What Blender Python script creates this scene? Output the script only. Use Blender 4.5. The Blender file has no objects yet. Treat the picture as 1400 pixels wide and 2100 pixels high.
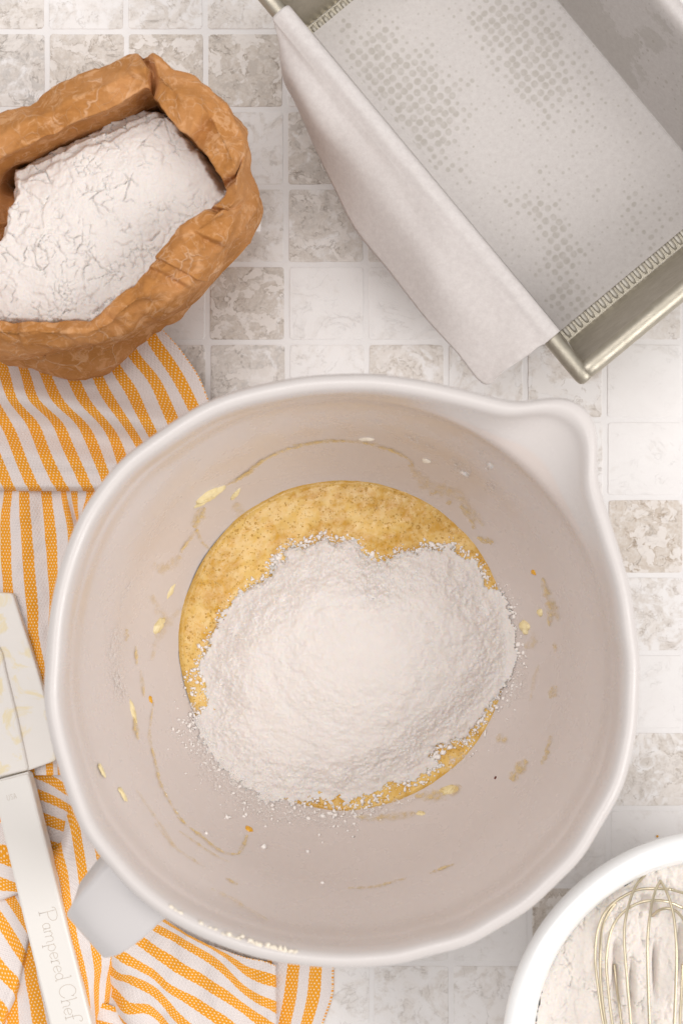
import bpy, math, random
import numpy as np
sc = bpy.context.scene
# ---------------------------------------------------------------- camera, world, lights (all lengths below are in cm, meshes are written in metres)
H = 69.44            # camera height above the tiles
F = 2916.7           # pixels of the 1400 x 2100 photograph per unit slope
cam_d = bpy.data.cameras.new('camera'); cam = bpy.data.objects.new('camera', cam_d)
sc.collection.objects.link(cam); sc.camera = cam
cam.location = (0, 0, H/100); cam.rotation_euler = (0, 0, 0)
cam_d.sensor_fit = 'VERTICAL'; cam_d.sensor_height = 36; cam_d.lens = 50
cam_d.clip_start = 0.01; cam_d.clip_end = 20
cam_d.dof.use_dof = True; cam_d.dof.focus_distance = (H-4.0)/100; cam_d.dof.aperture_fstop = 7.5
w = bpy.data.worlds.new('World'); sc.world = w; w.use_nodes = True
bg = w.node_tree.nodes['Background']; bg.inputs[0].default_value = (1.0, 0.965, 0.945, 1); bg.inputs[1].default_value = 0.59
def area(name, loc, target, sx, sy, power, col):
    l = bpy.data.lights.new(name, 'AREA'); l.shape = 'RECTANGLE'; l.size = sx; l.size_y = sy; l.energy = power; l.color = col
    o = bpy.data.objects.new(name, l); sc.collection.objects.link(o); o.location = loc
    d = np.array(target, float)-np.array(loc, float)
    from mathutils import Vector
    o.rotation_euler = Vector(d).to_track_quat('-Z', 'Y').to_euler()
    return o
area('window_light', (1.9, -0.62, 1.75), (0, 0, 0.03), 1.5, 1.5, 41, (1.0, 0.98, 0.965))
area('soft_light', (-0.35, 0.35, 1.5), (0, 0, 0), 1.3, 1.0, 13, (1.0, 0.975, 0.965))
sc.view_settings.view_transform = 'Standard'; sc.view_settings.look = 'None'
sc.view_settings.exposure = 0.0; sc.view_settings.gamma = 1.0
random.seed(4); rng = np.random.default_rng(4)
# ---------------------------------------------------------------- helpers
def P(px, py, z):
    """the point at height z (cm) on the line of sight through a pixel of the photograph"""
    k = (H-z)/F
    return np.array([(px-700)*k, (1050-py)*k, z])
def h2(ix, iy, s):
    a = (ix.astype(np.int64)*374761393 + iy.astype(np.int64)*668265263 + s*974634777) & 0x7fffffff
    a = ((a ^ (a >> 13))*1274126177) & 0x7fffffff
    a = ((a ^ (a >> 16))*2246822519) & 0x7fffffff
    return (a & 0xffffff)/float(0xffffff)
def vn(x, y, s=0):
    x = np.asarray(x, float); y = np.asarray(y, float)
    ix = np.floor(x); iy = np.floor(y); fx = x-ix; fy = y-iy
    fx = fx*fx*fx*(fx*(fx*6-15)+10); fy = fy*fy*fy*(fy*(fy*6-15)+10)
    a = h2(ix, iy, s); b = h2(ix+1, iy, s); c = h2(ix, iy+1, s); d = h2(ix+1, iy+1, s)
    return (a*(1-fx)+b*fx)*(1-fy)+(c*(1-fx)+d*fx)*fy
def fbm(x, y, o=4, s=0, g=0.5):
    t = 0; a = 1; n = 0
    for k in range(o):
        t = t+a*(vn(x*2**k+17.3*k, y*2**k-9.1*k, s+k)-0.5); n += a; a *= g
    return t/n*2
def vor(x, y, s=0, rnd=1.0):
    """F1, F2-F1, id of the nearest cell"""
    ix = np.floor(x); iy = np.floor(y)
    f1 = np.full(np.shape(x), 9.); f2 = f1.copy(); idn = np.zeros(np.shape(x))
    for dx in (-1, 0, 1):
        for dy in (-1, 0, 1):
            cx = ix+dx; cy = iy+dy
            px = cx+0.5+(h2(cx, cy, s)-0.5)*rnd; py = cy+0.5+(h2(cx, cy, s+7)-0.5)*rnd
            d = np.hypot(px-x, py-y)
            cl = d < f1
            f2 = np.where(cl, f1, np.minimum(f2, d)); idn = np.where(cl, h2(cx, cy, s+13), idn); f1 = np.where(cl, d, f1)
    return f1, f2-f1, idn
def sst(a, b, x):
    t = np.clip((x-a)/(b-a), 0, 1); return t*t*(3-2*t)
def empty(name, loc, label=None, cat=None, group=None):
    o = bpy.data.objects.new(name, None); sc.collection.objects.link(o); o.location = tuple(np.array(loc)/100.)
    o.empty_display_size = 0.01
    tag(o, label, cat, group); return o
def tag(o, label=None, cat=None, group=None, kind=None):
    if label: o['label'] = label
    if cat: o['category'] = cat
    if group: o['group'] = group
    if kind: o['kind'] = kind
    return o
def mesh(name, V, Fc, mat, parent=None, smooth=True, uv=None, attrs=None):
    V = np.asarray(V, float)/100.; 
    me = bpy.data.meshes.new(name)
    if isinstance(Fc, np.ndarray):
        n = Fc.shape[1]; me.vertices.add(len(V)); me.vertices.foreach_set('co', V.ravel())
        me.loops.add(Fc.size); me.loops.foreach_set('vertex_index', Fc.ravel().astype(np.int32))
        me.polygons.add(len(Fc)); me.polygons.foreach_set('loop_start', np.arange(0, Fc.size, n, dtype=np.int32))
        me.update(calc_edges=True); me.validate()
    else:
        me.from_pydata([tuple(v) for v in V], [], [tuple(f) for f in Fc]); me.update()
    me.polygons.foreach_set('use_smooth', [smooth]*len(me.polygons))
    if uv is not None:
        l = me.uv_layers.new(name='UVMap'); idx = np.zeros(len(me.loops), np.int32); me.loops.foreach_get('vertex_index', idx)
        l.data.foreach_set('uv', np.asarray(uv, float)[idx].astype(np.float32).ravel())
    for k, a in (attrs or {}).items():
        at = me.attributes.new(k, 'FLOAT', 'POINT'); at.data.foreach_set('value', np.asarray(a, np.float32).ravel())
    me.materials.append(mat)
    o = bpy.data.objects.new(name, me); sc.collection.objects.link(o)
    if parent is not None:
        o.parent = parent
        L = parent_loc(parent)
        if np.abs(L).sum() > 0:
            V2 = V-L; me.vertices.foreach_set('co', V2.ravel()); me.update()
    return o
def parent_loc(p):
    L = np.zeros(3)
    while p is not None:
        L = L+np.array(p.location); p = p.parent
    return L
def gridf(n, m, closed_m=False, off=0):
    i, j = np.meshgrid(np.arange(n-1), np.arange(m if closed_m else m-1), indexing='ij')
    j2 = (j+1) % m
    return (np.stack([i*m+j, i*m+j2, (i+1)*m+j2, (i+1)*m+j], -1).reshape(-1, 4)+off)
def cr(P_, t, closed=False):
    """Catmull-Rom through the rows of P_ at parameters t (in index units)"""
    P_ = np.asarray(P_, float); n = len(P_); i = np.floor(t).astype(int)
    if not closed: i = np.clip(i, 0, n-2)
    f = (t-i)
    def g(k): return P_[k % n] if closed else np.where(((k < 0) | (k > n-1)).reshape((-1,)+(1,)*(P_.ndim-1)), 2*P_[np.clip(k, 0, n-1)]-P_[np.clip(2*np.clip(k, 0, n-1)-k, 0, n-1)], P_[np.clip(k, 0, n-1)])
    f = f.reshape((-1,)+(1,)*(P_.ndim-1))
    p0, p1, p2, p3 = g(i-1), g(i), g(i+1), g(i+2)
    return 0.5*((2*p1)+(-p0+p2)*f+(2*p0-5*p1+4*p2-p3)*f*f+(-p0+3*p1-3*p2+p3)*f**3)
def tube(path, r, seg=10, taper=None, flat=None):
    path = np.asarray(path, float); n = len(path)
    T = np.gradient(path, axis=0); T /= np.linalg.norm(T, axis=1)[:, None]+1e-9
    up = np.array([0, 0, 1.]) if abs(T[0][2]) < 0.9 else np.array([0, 1., 0])
    N = np.zeros_like(path); a = np.cross(up, T[0]); N[0] = a/np.linalg.norm(a)
    for i in range(1, n):
        a = N[i-1]-T[i]*np.dot(N[i-1], T[i]); N[i] = a/(np.linalg.norm(a)+1e-9)
    B = np.cross(T, N); ang = np.linspace(0, 2*math.pi, seg, endpoint=False)
    rr = np.full(n, r) if taper is None else r*np.asarray(taper)
    fl = 1 if flat is None else flat
    V = (path[:, None]+rr[:, None, None]*(N[:, None]*np.cos(ang)[None, :, None]+fl*B[:, None]*np.sin(ang)[None, :, None])).reshape(-1, 3)
    Fq = [tuple(x) for x in gridf(n, seg, True)]
    V = np.vstack([V, path[0], path[-1]]); c0 = len(V)-2; c1 = len(V)-1
    for j in range(seg):
        Fq.append((c0, (j+1) % seg, j)); Fq.append((c1, (n-1)*seg+j, (n-1)*seg+(j+1) % seg))
    return V, Fq
def join(parts):
    V = []; Fq = []; o = 0
    for v, f in parts:
        V.append(np.asarray(v)); Fq += [tuple(int(i)+o for i in q) for q in f]; o += len(v)
    return np.vstack(V), Fq
def inpoly(x, y, poly):
    """signed distance to a polygon, positive inside"""
    poly = np.asarray(poly, float); ins = np.zeros(x.shape, bool); d = np.full(x.shape, 1e9)
    n = len(poly)
    for i in range(n):
        a = poly[i]; b = poly[(i+1) % n]
        t = np.clip(((x-a[0])*(b[0]-a[0])+(y-a[1])*(b[1]-a[1]))/(((b-a)**2).sum()+1e-9), 0, 1)
        d = np.minimum(d, np.hypot(x-a[0]-t*(b[0]-a[0]), y-a[1]-t*(b[1]-a[1])))
        c = ((a[1] > y) != (b[1] > y)) & (x < (b[0]-a[0])*(y-a[1])/(b[1]-a[1]+1e-12)+a[0])
        ins ^= c
    return np.where(ins, d, -d)
def ico(sub=1):
    import bmesh
    bm = bmesh.new(); bmesh.ops.create_icosphere(bm, subdivisions=sub, radius=1)
    V = np.array([v.co[:] for v in bm.verts]); Fq = np.array([[v.index for v in f.verts] for f in bm.faces]); bm.free()
    return V, Fq
ICO = ico(1); ICO2 = ico(2)
def lumps(pts, rad, sub=None, flat=0.8, jit=0.25):
    bV, bF = sub or ICO; V = []; Fq = []
    for k, (p, r) in enumerate(zip(pts, rad)):
        s = r*(1+jit*rng.standard_normal((len(bV), 1)))*np.array([1+.25*rng.standard_normal(), 1+.25*rng.standard_normal(), flat])
        V.append(bV*s+p); Fq.append(bF+k*len(bV))
    return np.vstack(V), np.vstack(Fq)
# ---------------------------------------------------------------- materials
class M:
    def __init__(s, name, rough=0.5, col=(.8, .8, .8), spec=0.5, metal=0.0):
        s.m = bpy.data.materials.new(name); s.m.use_nodes = True; s.n = s.m.node_tree.nodes; s.l = s.m.node_tree.links
        s.b = s.n['Principled BSDF']; s.b.inputs['Roughness'].default_value = rough
        s.b.inputs['Base Color'].default_value = (*col, 1); s.b.inputs['Metallic'].default_value = metal
        s.b.inputs['Specular IOR Level'].default_value = spec
        s.tc = s.n.new('ShaderNodeTexCoord')
    def inp(s, node, key, v):
        if isinstance(v, (int, float, tuple, list)):
            if isinstance(v, (tuple, list)) and len(v) == 3 and node.inputs[key].type == 'RGBA': v = (*v, 1)
            node.inputs[key].default_value = v
        else: s.l.new(v, node.inputs[key])
    def coord(s, scale=100.0, which='Object', sc3=None, rot=0):
        mp = s.n.new('ShaderNodeMapping'); s.l.new(s.tc.outputs[which], mp.inputs[0])
        mp.inputs['Scale'].default_value = sc3 or (scale,)*3; mp.inputs['Rotation'].default_value[2] = rot; return mp.outputs[0]
    def noise(s, co, scale, detail=4, rough=.55, dist=0.0, out='Fac'):
        t = s.n.new('ShaderNodeTexNoise'); s.l.new(co, t.inputs['Vector']); s.inp(t, 'Scale', scale)
        t.inputs['Detail'].default_value = detail; t.inputs['Roughness'].default_value = rough; t.inputs['Distortion'].default_value = dist
        return t.outputs[out]
    def voro(s, co, scale, feat='F1', rnd=1.0, out='Distance', dims='3D'):
        t = s.n.new('ShaderNodeTexVoronoi'); t.voronoi_dimensions = dims; t.feature = feat; s.l.new(co, t.inputs['Vector'])
        t.inputs['Scale'].default_value = scale; t.inputs['Randomness'].default_value = rnd; return t.outputs[out]
    def math(s, op, a, b=0.0, c=None, clamp=False):
        t = s.n.new('ShaderNodeMath'); t.operation = op; t.use_clamp = clamp; s.inp(t, 0, a); s.inp(t, 1, b)
        if c is not None: s.inp(t, 2, c)
        return t.outputs[0]
    def ramp(s, v, a, b, lo=0.0, hi=1.0):
        t = s.n.new('ShaderNodeMapRange'); t.interpolation_type = 'SMOOTHSTEP'; s.inp(t, 0, v)
        for k, x in ((1, a), (2, b), (3, lo), (4, hi)): s.inp(t, k, x)
        return t.outputs[0]
    def mix(s, f, a, b):
        t = s.n.new('ShaderNodeMix'); t.data_type = 'RGBA'; s.inp(t, 0, f); s.inp(t, 6, a); s.inp(t, 7, b); return t.outputs[2]
    def attr(s, name, kind='GEOMETRY', out='Fac'):
        t = s.n.new('ShaderNodeAttribute'); t.attribute_name = name; t.attribute_type = kind; return t.outputs[out]
    def sep(s, v):
        t = s.n.new('ShaderNodeSeparateXYZ'); s.l.new(v, t.inputs[0]); return t.outputs
    def vadd(s, a, b, scale=1.0):
        t = s.n.new('ShaderNodeVectorMath'); t.operation = 'MULTIPLY_ADD'; s.l.new(b, t.inputs[0]); t.inputs[1].default_value = (scale,)*3; s.l.new(a, t.inputs[2]); return t.outputs[0]
    def col(s, v): s.inp(s.b, 'Base Color', v); return s
    def bump(s, h, dist=0.05, strength=1.0):
        t = s.n.new('ShaderNodeBump'); s.l.new(h, t.inputs['Height']); t.inputs['Distance'].default_value = dist/100.; t.inputs['Strength'].default_value = strength
        s.l.new(t.outputs[0], s.b.inputs['Normal']); return s
# ---------------------------------------------------------------- the table: grout and tiles
g = M('grout', .85, (.70, .655, .63)); co = g.coord()
g.col(g.mix(g.noise(co, 1.5, 5), (.735, .71, .70), (.80, .78, .77))).bump(g.noise(co, 9, 4), .02, .5)
mt = M('travertine', .55); co0 = mt.coord()
rnd = mt.attr('seed', 'OBJECT'); stain = mt.attr('stain', 'OBJECT'); warm = mt.attr('warm', 'OBJECT')
oi = mt.n.new('ShaderNodeCombineXYZ'); mt.l.new(mt.math('MULTIPLY', rnd, 37.0), oi.inputs[0]); mt.l.new(mt.math('MULTIPLY', rnd, 91.0), oi.inputs[1]); mt.l.new(rnd, oi.inputs[2])
co = mt.vadd(co0, oi.outputs[0])
cl = mt.noise(co, mt.math('ADD', .28, mt.math('MULTIPLY', mt.math('FRACT', mt.math('MULTIPLY', rnd, 3.7)), .5)), 4, .6, 1.3)
fine = mt.noise(co, 2.6, 8, .72, .4)
vein = mt.math('ABSOLUTE', mt.math('SUBTRACT', mt.noise(co, .55, 6, .6, 1.6), .5))
thr = mt.math('SUBTRACT', .66, mt.math('MULTIPLY', stain, .34))
blot = mt.ramp(mt.math('ADD', cl, mt.math('MULTIPLY', mt.math('SUBTRACT', fine, .5), .5)), mt.math('SUBTRACT', thr, .10), mt.math('ADD', thr, .10))
tone = mt.mix(warm, (.42, .355, .29), (.46, .36, .255))
gran = mt.noise(co, 5.5, 6, .75, .3)
tone2 = mt.mix(mt.ramp(gran, .28, .74), tone, (.64, .585, .53))
tone2 = mt.mix(mt.math('MULTIPLY', mt.ramp(mt.noise(co, 1.3, 5, .65, 1.0), .50, .62), .55), tone2, mt.mix(warm, (.33, .305, .28), (.40, .30, .20)))
plain = mt.mix(mt.noise(co, .9, 5), (.74, .71, .695), (.80, .78, .77))
c = mt.mix(mt.math('MULTIPLY', blot, mt.math('ADD', .18, mt.math('MULTIPLY', stain, .62))), plain, tone2)
vn_ = mt.math('MULTIPLY', mt.ramp(vein, .0, .013, 1, 0), mt.ramp(cl, .45, .6))
c = mt.mix(mt.math('MULTIPLY', vn_, mt.math('MULTIPLY', stain, .7)), c, (.24, .20, .16))
sp = mt.noise(co, 7.5, 3, .6)
pit = mt.math('MULTIPLY', mt.ramp(sp, .70, .78), mt.math('ADD', .3, stain))
c = mt.mix(mt.math('MULTIPLY', pit, .55, clamp=True), c, (.20, .165, .13))
isl = mt.noise(mt.vadd(co, mt.noise(co, .8, 3, out='Color'), 1.2), mt.math('ADD', .55, mt.math('MULTIPLY', mt.math('FRACT', mt.math('MULTIPLY', rnd, 7.3)), .7)), 5, .6, .5); lt = mt.ramp(isl, .52, .56)
edge = mt.math('MULTIPLY', mt.ramp(mt.math('ABSOLUTE', mt.math('SUBTRACT', isl, .515)), .0, .02, 1, 0), mt.ramp(mt.noise(co, 1.6, 3), .46, .60))
c = mt.mix(mt.math('MULTIPLY', lt, mt.math('MULTIPLY', stain, .8)), c, (.76, .715, .68))
c = mt.mix(mt.math('MULTIPLY', edge, mt.math('MULTIPLY', stain, .85)), c, mt.mix(warm, (.23, .205, .185), (.30, .21, .13)))
mt.col(c).bump(mt.math('SUBTRACT', mt.math('MULTIPLY', fine, .5), mt.math('ADD', pit, mt.math('MULTIPLY', vn_, .7))), .02, .6)
V = np.array([[-60, -75, -.03], [60, -75, -.03], [60, 75, -.03], [-60, 75, -.03], [-60, -75, -1.2], [60, -75, -1.2], [60, 75, -1.2], [-60, 75, -1.2]])
table = mesh('table_surface', V, [(0, 1, 2, 3), (4, 7, 6, 5), (0, 4, 5, 1), (1, 5, 6, 2), (2, 6, 7, 3), (3, 7, 4, 0)], g.m, None, False)
tag(table, 'off-white grouted stone tile surface under everything', kind='structure')
stains = {0: {0: (.75, .3), 1: (.4, .4), 2: (.55, .5), 3: (.5, .6)},
          1: {0: (.75, 0), 1: (.8, .5), 2: (.95, .4), 3: (.95, .4)}, 2: {0: (.15, .3), 3: (.3, .6), 4: (.8, .3)},
          3: {3: (.5, .5), 4: (.72, .3), 5: (.6, .4)}, 4: {2: (.1, .3), 3: (.9, .4), 4: (.06, .3), 5: (0, .3), 8: (.5, .6)},
          5: {2: (.8, .1), 3: (.75, .05), 4: (.3, .3), 5: (.62, .6), 6: (.4, .7), 7: (.45, .8), 8: (.06, .1)},
          6: {8: (.0, .3), 7: (.5, .5)}, 7: {8: (.85, 1.)}, 8: {8: (.45, .7), 7: (.3, .5)}, 9: {8: (.06, .2)}, 10: {8: (.62, .6)},
          11: {7: (.1, .3), 8: (.1, .3)}, 12: {6: (.05, .3), 7: (.9, .6)}, 13: {4: (.25, .4), 5: (.35, .5), 6: (.35, .4)}}
def tile_mesh(seed):
    r = np.random.default_rng(seed); a = 3.87/2-.135; b = 3.79/2-.13; rc = .16; pts = []
    for cx, cy, s in ((a-rc, b-rc, 0), (-a+rc, b-rc, 90), (-a+rc, -b+rc, 180), (a-rc, -b+rc, 270)):
        for k in range(4):
            t = math.radians(s+k*30); pts.append((cx+rc*math.cos(t), cy+rc*math.sin(t)))
    p = []
    for i in range(len(pts)):
        q0 = np.array(pts[i]); q1 = np.array(pts[(i+1) % len(pts)]); n = 6 if np.linalg.norm(q1-q0) > 1 else 1
        for k in range(n): p.append(q0+(q1-q0)*k/n)
    p = np.array(p)*(1+r.normal(0, .004, (len(p), 1))); n = len(p)
    V = np.vstack([np.c_[p, np.full(n, -.3)], np.c_[p, np.full(n, -.012)], np.c_[p*.988, np.full(n, 0.)]])
    Fq = [(i, (i+1) % n, n+(i+1) % n, n+i) for i in range(n)]+[(n+i, n+(i+1) % n, 2*n+(i+1) % n, 2*n+i) for i in range(n)]+[tuple(range(2*n, 3*n))]
    return V, Fq
tm = []
for k in range(5):
    v, f = tile_mesh(k); o = mesh('tile', v, f, mt.m, table, False); tm.append(o)
k = 0; rot = math.radians(-.45)
for row in range(-2, 16):
    for colm in range(-2, 13):
        px = 181+162.4*(colm-1)+1.0; py = 144+159.3*(row-1)+.3
        c0 = P(px, py, 0); x = c0[0]*math.cos(rot)-c0[1]*math.sin(rot)*0-c0[1]*math.sin(rot); y = c0[1]+c0[0]*math.sin(rot)*.2
        x = c0[0]-(c0[1]-10)*math.sin(rot)*(-1)*1.0; y = c0[1]
        if k < 5: o = tm[k]
        else:
            o = tm[k % 5].copy(); sc.collection.objects.link(o); o.parent = table
        o.location = (x/100, y/100, 0)
        s, wv = stains.get(row, {}).get(colm, (float(rng.uniform(0, .8)), float(rng.uniform(0, 1))))
        o['seed'] = float(rng.uniform(0, 10)); o['stain'] = s; o['warm'] = wv; k += 1
# ---------------------------------------------------------------- the towel
tw = M('towel_cloth', .9, spec=.15)
uv = tw.tc.outputs['UV']; u, v, _ = tw.sep(uv)
yel = tw.attr('yellow')
fr = tw.math('FRACT', tw.math('DIVIDE', u, 1.42)); 
wob = tw.math('MULTIPLY', tw.math('SUBTRACT', tw.math('FRACT', tw.math('DIVIDE', v, .125)), .5), .0)
band = tw.math('MULTIPLY', tw.math('GREATER_THAN', fr, .0), tw.math('LESS_THAN', fr, .49))
band = tw.math('MULTIPLY', band, tw.math('GREATER_THAN', u, -.3)); band = tw.math('MAXIMUM', band, tw.math('MULTIPLY', tw.math('LESS_THAN', u, -.545), tw.math('LESS_THAN', tw.math('FRACT', tw.math('DIVIDE', v, .16)), .62)))
def weave(pu, pv):
    row = tw.math('FLOOR', tw.math('DIVIDE', v, pv))
    off = tw.math('MULTIPLY', tw.math('MODULO', tw.math('ABSOLUTE', row), 2.0), .5)
    a = tw.math('SUBTRACT', tw.math('FRACT', tw.math('ADD', tw.math('DIVIDE', u, pu), off)), .5)
    b = tw.math('SUBTRACT', tw.math('FRACT', tw.math('DIVIDE', v, pv)), .5)
    return tw.math('SQRT', tw.math('ADD', tw.math('MULTIPLY', tw.math('MULTIPLY', a, a), 1.9), tw.math('MULTIPLY', b, b)))
dots = weave(.190, .150)
dotm = tw.ramp(dots, .18, .30, 1, 0)
n1 = tw.noise(uv, 3.0, 3); n2 = tw.noise(uv, 22, 2)
ycol = tw.mix(n2, (.74, .27, .002), (.90, .39, .006)); wcol = tw.mix(n2, (.73, .66, .635), (.84, .785, .76))
c = tw.mix(band, wcol, tw.mix(dotm, ycol, (.95, .78, .52)))
tiny = weave(.080, .075); 
c = tw.mix(tw.math('MULTIPLY', tw.ramp(tiny, .40, .60), tw.math('SUBTRACT', .42, tw.math('MULTIPLY', band, .3))), c, (.50, .41, .38))
tw.col(c).bump(tw.math('SUBTRACT', tw.math('ADD', tw.math('MULTIPLY', n2, .3), tw.ramp(dots, .1, .5, 1, 0)), 0.0), .025, .55)
TV = []; TF = []; TU = []; toff = [0]
def patch(cols, us, vlen, nu=8, nv=64, v0=0.0, wob=0.05, seed=0, curl=None, vdir=1):
    """cols: list of stripe lines, each a list of (px,py,z) control points from start to end; us: fabric coordinate (cm) of each line"""
    m = max(len(c_) for c_ in cols); L = []
    for c_ in cols:
        c_ = np.array(c_, float); t = np.linspace(0, len(c_)-1, nv); q = cr(c_, t)
        W = np.array([P(*a) for a in q]); s = np.r_[0, np.cumsum(np.linalg.norm(np.diff(W, axis=0), axis=1))]
        tt = np.linspace(0, s[-1], nv); W = np.stack([np.interp(tt, s, W[:, k]) for k in range(3)], 1); L.append(W)
    L = np.array(L); n = len(L); nn = (n-1)*nu+1; t = np.linspace(0, n-1, nn)
    G = cr(L, t); uu = np.interp(t, np.arange(n), us)
    ln = np.linalg.norm(np.diff(G, axis=1), axis=2).mean(0); vv = v0+np.r_[0, np.cumsum(ln)]
    U = np.repeat(uu[:, None], nv, 1); VV = np.repeat(vv[None], nn, 0)
    G[:, :, 2] += wob*fbm(G[:, :, 0]*.7, G[:, :, 1]*.7, 3, seed)+.02*fbm(G[:, :, 0]*3, G[:, :, 1]*3, 3, seed+3)
    TV.append(G.reshape(-1, 3)); TF.append(gridf(nn, nv, off=toff[0])); TU.append(np.stack([U, VV], -1).reshape(-1, 2)); toff[0] += nn*nv
S0 = .348   # centre of a yellow stripe in fabric coordinates
def st(k): return S0+1.42*k
def zA(x, y):
    r = 845+.20*x
    z = 1.35+.75*math.exp(-((y-(r-42))/34)**2)-.5*math.exp(-((y-(r+14))/30)**2)*sst(-40, 60, 330-x)
    z += .32*math.exp(-((y-(930+.12*x))/22)**2)
    if y > 985: z += .15-(max(0, y-996)/9)**2*.35
    return float(z)
ys = np.r_[np.linspace(600, 990, 22), 997, 1003, 1007]
A = [[(330, 677), (340, 677), (375, 722), (409, 770), (427, 818), (438, 848), (470, 930), (490, 1006)],
     [(300, 670), (312, 699), (349, 751), (371, 789), (394, 833), (412, 870), (440, 930), (470, 1006)],
     [(255, 690), (275, 733), (316, 774), (331, 807), (353, 859), (368, 893), (392, 950), (410, 1006)],
     [(215, 700), (238, 759), (267, 796), (290, 848), (312, 889), (334, 930), (350, 970), (360, 1006)],
     [(180, 710), (204, 781), (223, 818), (256, 863), (290, 915), (305, 956), (318, 1006)],
     [(130, 720), (156, 789), (178, 833), (219, 870), (241, 911), (253, 956), (267, 1008)],
     [(75, 720), (100, 785), (123, 833), (167, 863), (189, 907), (208, 956), (225, 997), (231, 1008)],
     [(35, 720), (56, 774), (67, 822), (119, 863), (137, 911), (160, 959), (182, 1004), (184, 1008)],
     [(-5, 710), (11, 770), (26, 826), (67, 863), (85, 911), (104, 959), (130, 1004), (132, 1008)],
     [(-45, 700), (-42, 770), (0, 848), (22, 885), (41, 937), (56, 974), (74, 1006), (75, 1008)],
     [(-95, 700), (-90, 800), (-52, 850), (-28, 885), (0, 956), (22, 1006), (23, 1008)],
     [(-145, 700), (-140, 800), (-102, 850), (-78, 885), (-50, 956), (-28, 1006), (-27, 1008)],
     [(-195, 700), (-190, 800), (-152, 850), (-128, 885), (-100, 956), (-78, 1006), (-77, 1008)]]
def colA(pts):
    p = np.array(pts, float); p = np.vstack([[p[0][0]-(p[0][1]-600)*.3, 600], p]) if p[0][1] > 605 else p
    from_y = p[:, 1]; x = np.interp(ys, from_y, p[:, 0])
    k = np.array([.25, .5, .25]); xs = np.convolve(np.r_[x[0], x, x[-1]], k, 'valid')
    c = [(a, b, zA(a, b)) for a, b in zip(xs, ys)]
    c += [(xs[-1], 1006.5, .75), (xs[-1], 1001, .5), (xs[-1], 985, .45)]
    return c
patch([colA(a) for a in A], [st(0)-.96]+[st(k) for k in range(12)], 0, nu=8, nv=150, seed=1)
def zl(pts, z): return [(a, b, z) if len(q) == 2 else (a, b, q[2]) for q in pts for a, b in [q[:2]]]
def Z(z, *pts): return [(p[0], p[1], p[2] if len(p) > 2 else z) for p in pts]
# layer below the first fold
B = [Z(.55, (300, 950), (290, 1012), (270, 1054), (250, 1116), (235, 1240), (230, 1400), (235, 1590)),
     Z(.55, (240, 950), (235, 1012), (215, 1054, .8), (200, 1116), (190, 1240), (190, 1400), (195, 1590)),
     Z(.55, (185, 950), (183, 1012), (171, 1054, .9), (168, 1116), (160, 1240), (155, 1400), (160, 1590)),
     Z(.5, (150, 950), (150, 1010), (153, 1042, .5), (161, 1085, .4), (158, 1160), (150, 1290), (140, 1400), (140, 1590)),
     Z(.6, (128, 950), (129, 1010), (139, 1066, .85), (144, 1116), (140, 1200), (128, 1290), (118, 1400), (118, 1590)),
     Z(.6, (85, 950), (90, 1010), (95, 1066), (101, 1141), (106, 1215), (105, 1286), (112, 1400), (120, 1590)),
     Z(.8, (40, 950), (45, 1010), (47, 1066), (52, 1141), (61, 1240), (66, 1310), (82, 1380), (100, 1590)),
     Z(.6, (15, 950), (15, 1010), (9, 1054, .4), (7, 1116), (12, 1190), (18, 1290), (30, 1400), (55, 1590)),
     Z(.7, (-40, 950), (-38, 1010), (-40, 1054), (-42, 1116), (-35, 1190), (-28, 1290), (-18, 1400), (0, 1590)),
     Z(.7, (-90, 950), (-90, 1010), (-90, 1054), (-90, 1116), (-85, 1190), (-78, 1290), (-68, 1400), (-50, 1590)),
     Z(.7, (-140, 950), (-140, 1010), (-140, 1054), (-140, 1116), (-135, 1190), (-128, 1290), (-118, 1400), (-100, 1590))]
patch(B, [st(k)+3 for k in range(11)], 0, nu=8, nv=110, seed=5, wob=.3)
# deep pocket beside the spatula
D = [Z(.25, (40, 1525), (105, 1545), (175, 1565)), Z(.22, (61, 1581), (100, 1598), (134, 1619), (175, 1640)), Z(.18, (68, 1624), (110, 1641), (148, 1661), (190, 1690)),
     Z(.15, (82, 1675), (110, 1686), (139, 1697), (180, 1715)), Z(.12, (80, 1728), (110, 1739), (128, 1743), (170, 1750)), Z(.1, (80, 1790), (110, 1795), (140, 1795))]
patch(D, [st(k)+1.1*0 for k in range(6)], 0, nu=8, nv=40, seed=9, wob=.04)
# raised fold right of the spatula, under the handle
Ec = [Z(1.2, (60, 1715, .2), (92, 1790, .5), (104, 1850), (118, 1930), (136, 2010), (150, 2070), (160, 2140)),
      Z(1.3, (117, 1740, .5), (122, 1765, 1.2), (133, 1808), (141, 1866), (154, 1937), (168, 1990), (178, 2042), (190, 2130)),
      Z(1.3, (144, 1655, .7), (153, 1690, 1.3), (161, 1737), (172, 1808), (186, 1880), (201, 1977), (198, 2030, .9), (202, 2120, .3)),
      Z(1.3, (180, 1640, .9), (195, 1700), (207, 1749), (216, 1790), (228, 1870), (236, 1950, 1.1), (225, 2010, .6), (215, 2100, .2)),
      Z(1.2, (215, 1640), (235, 1700), (250, 1749), (262, 1790), (275, 1870, 1.), (270, 1930, .8), (255, 1980, .4), (235, 2080, .15))]
patch(Ec, [st(5)-.1, st(4), st(3), st(2), st(1)], 0, nu=10, nv=90, seed=12, wob=.16)
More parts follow.
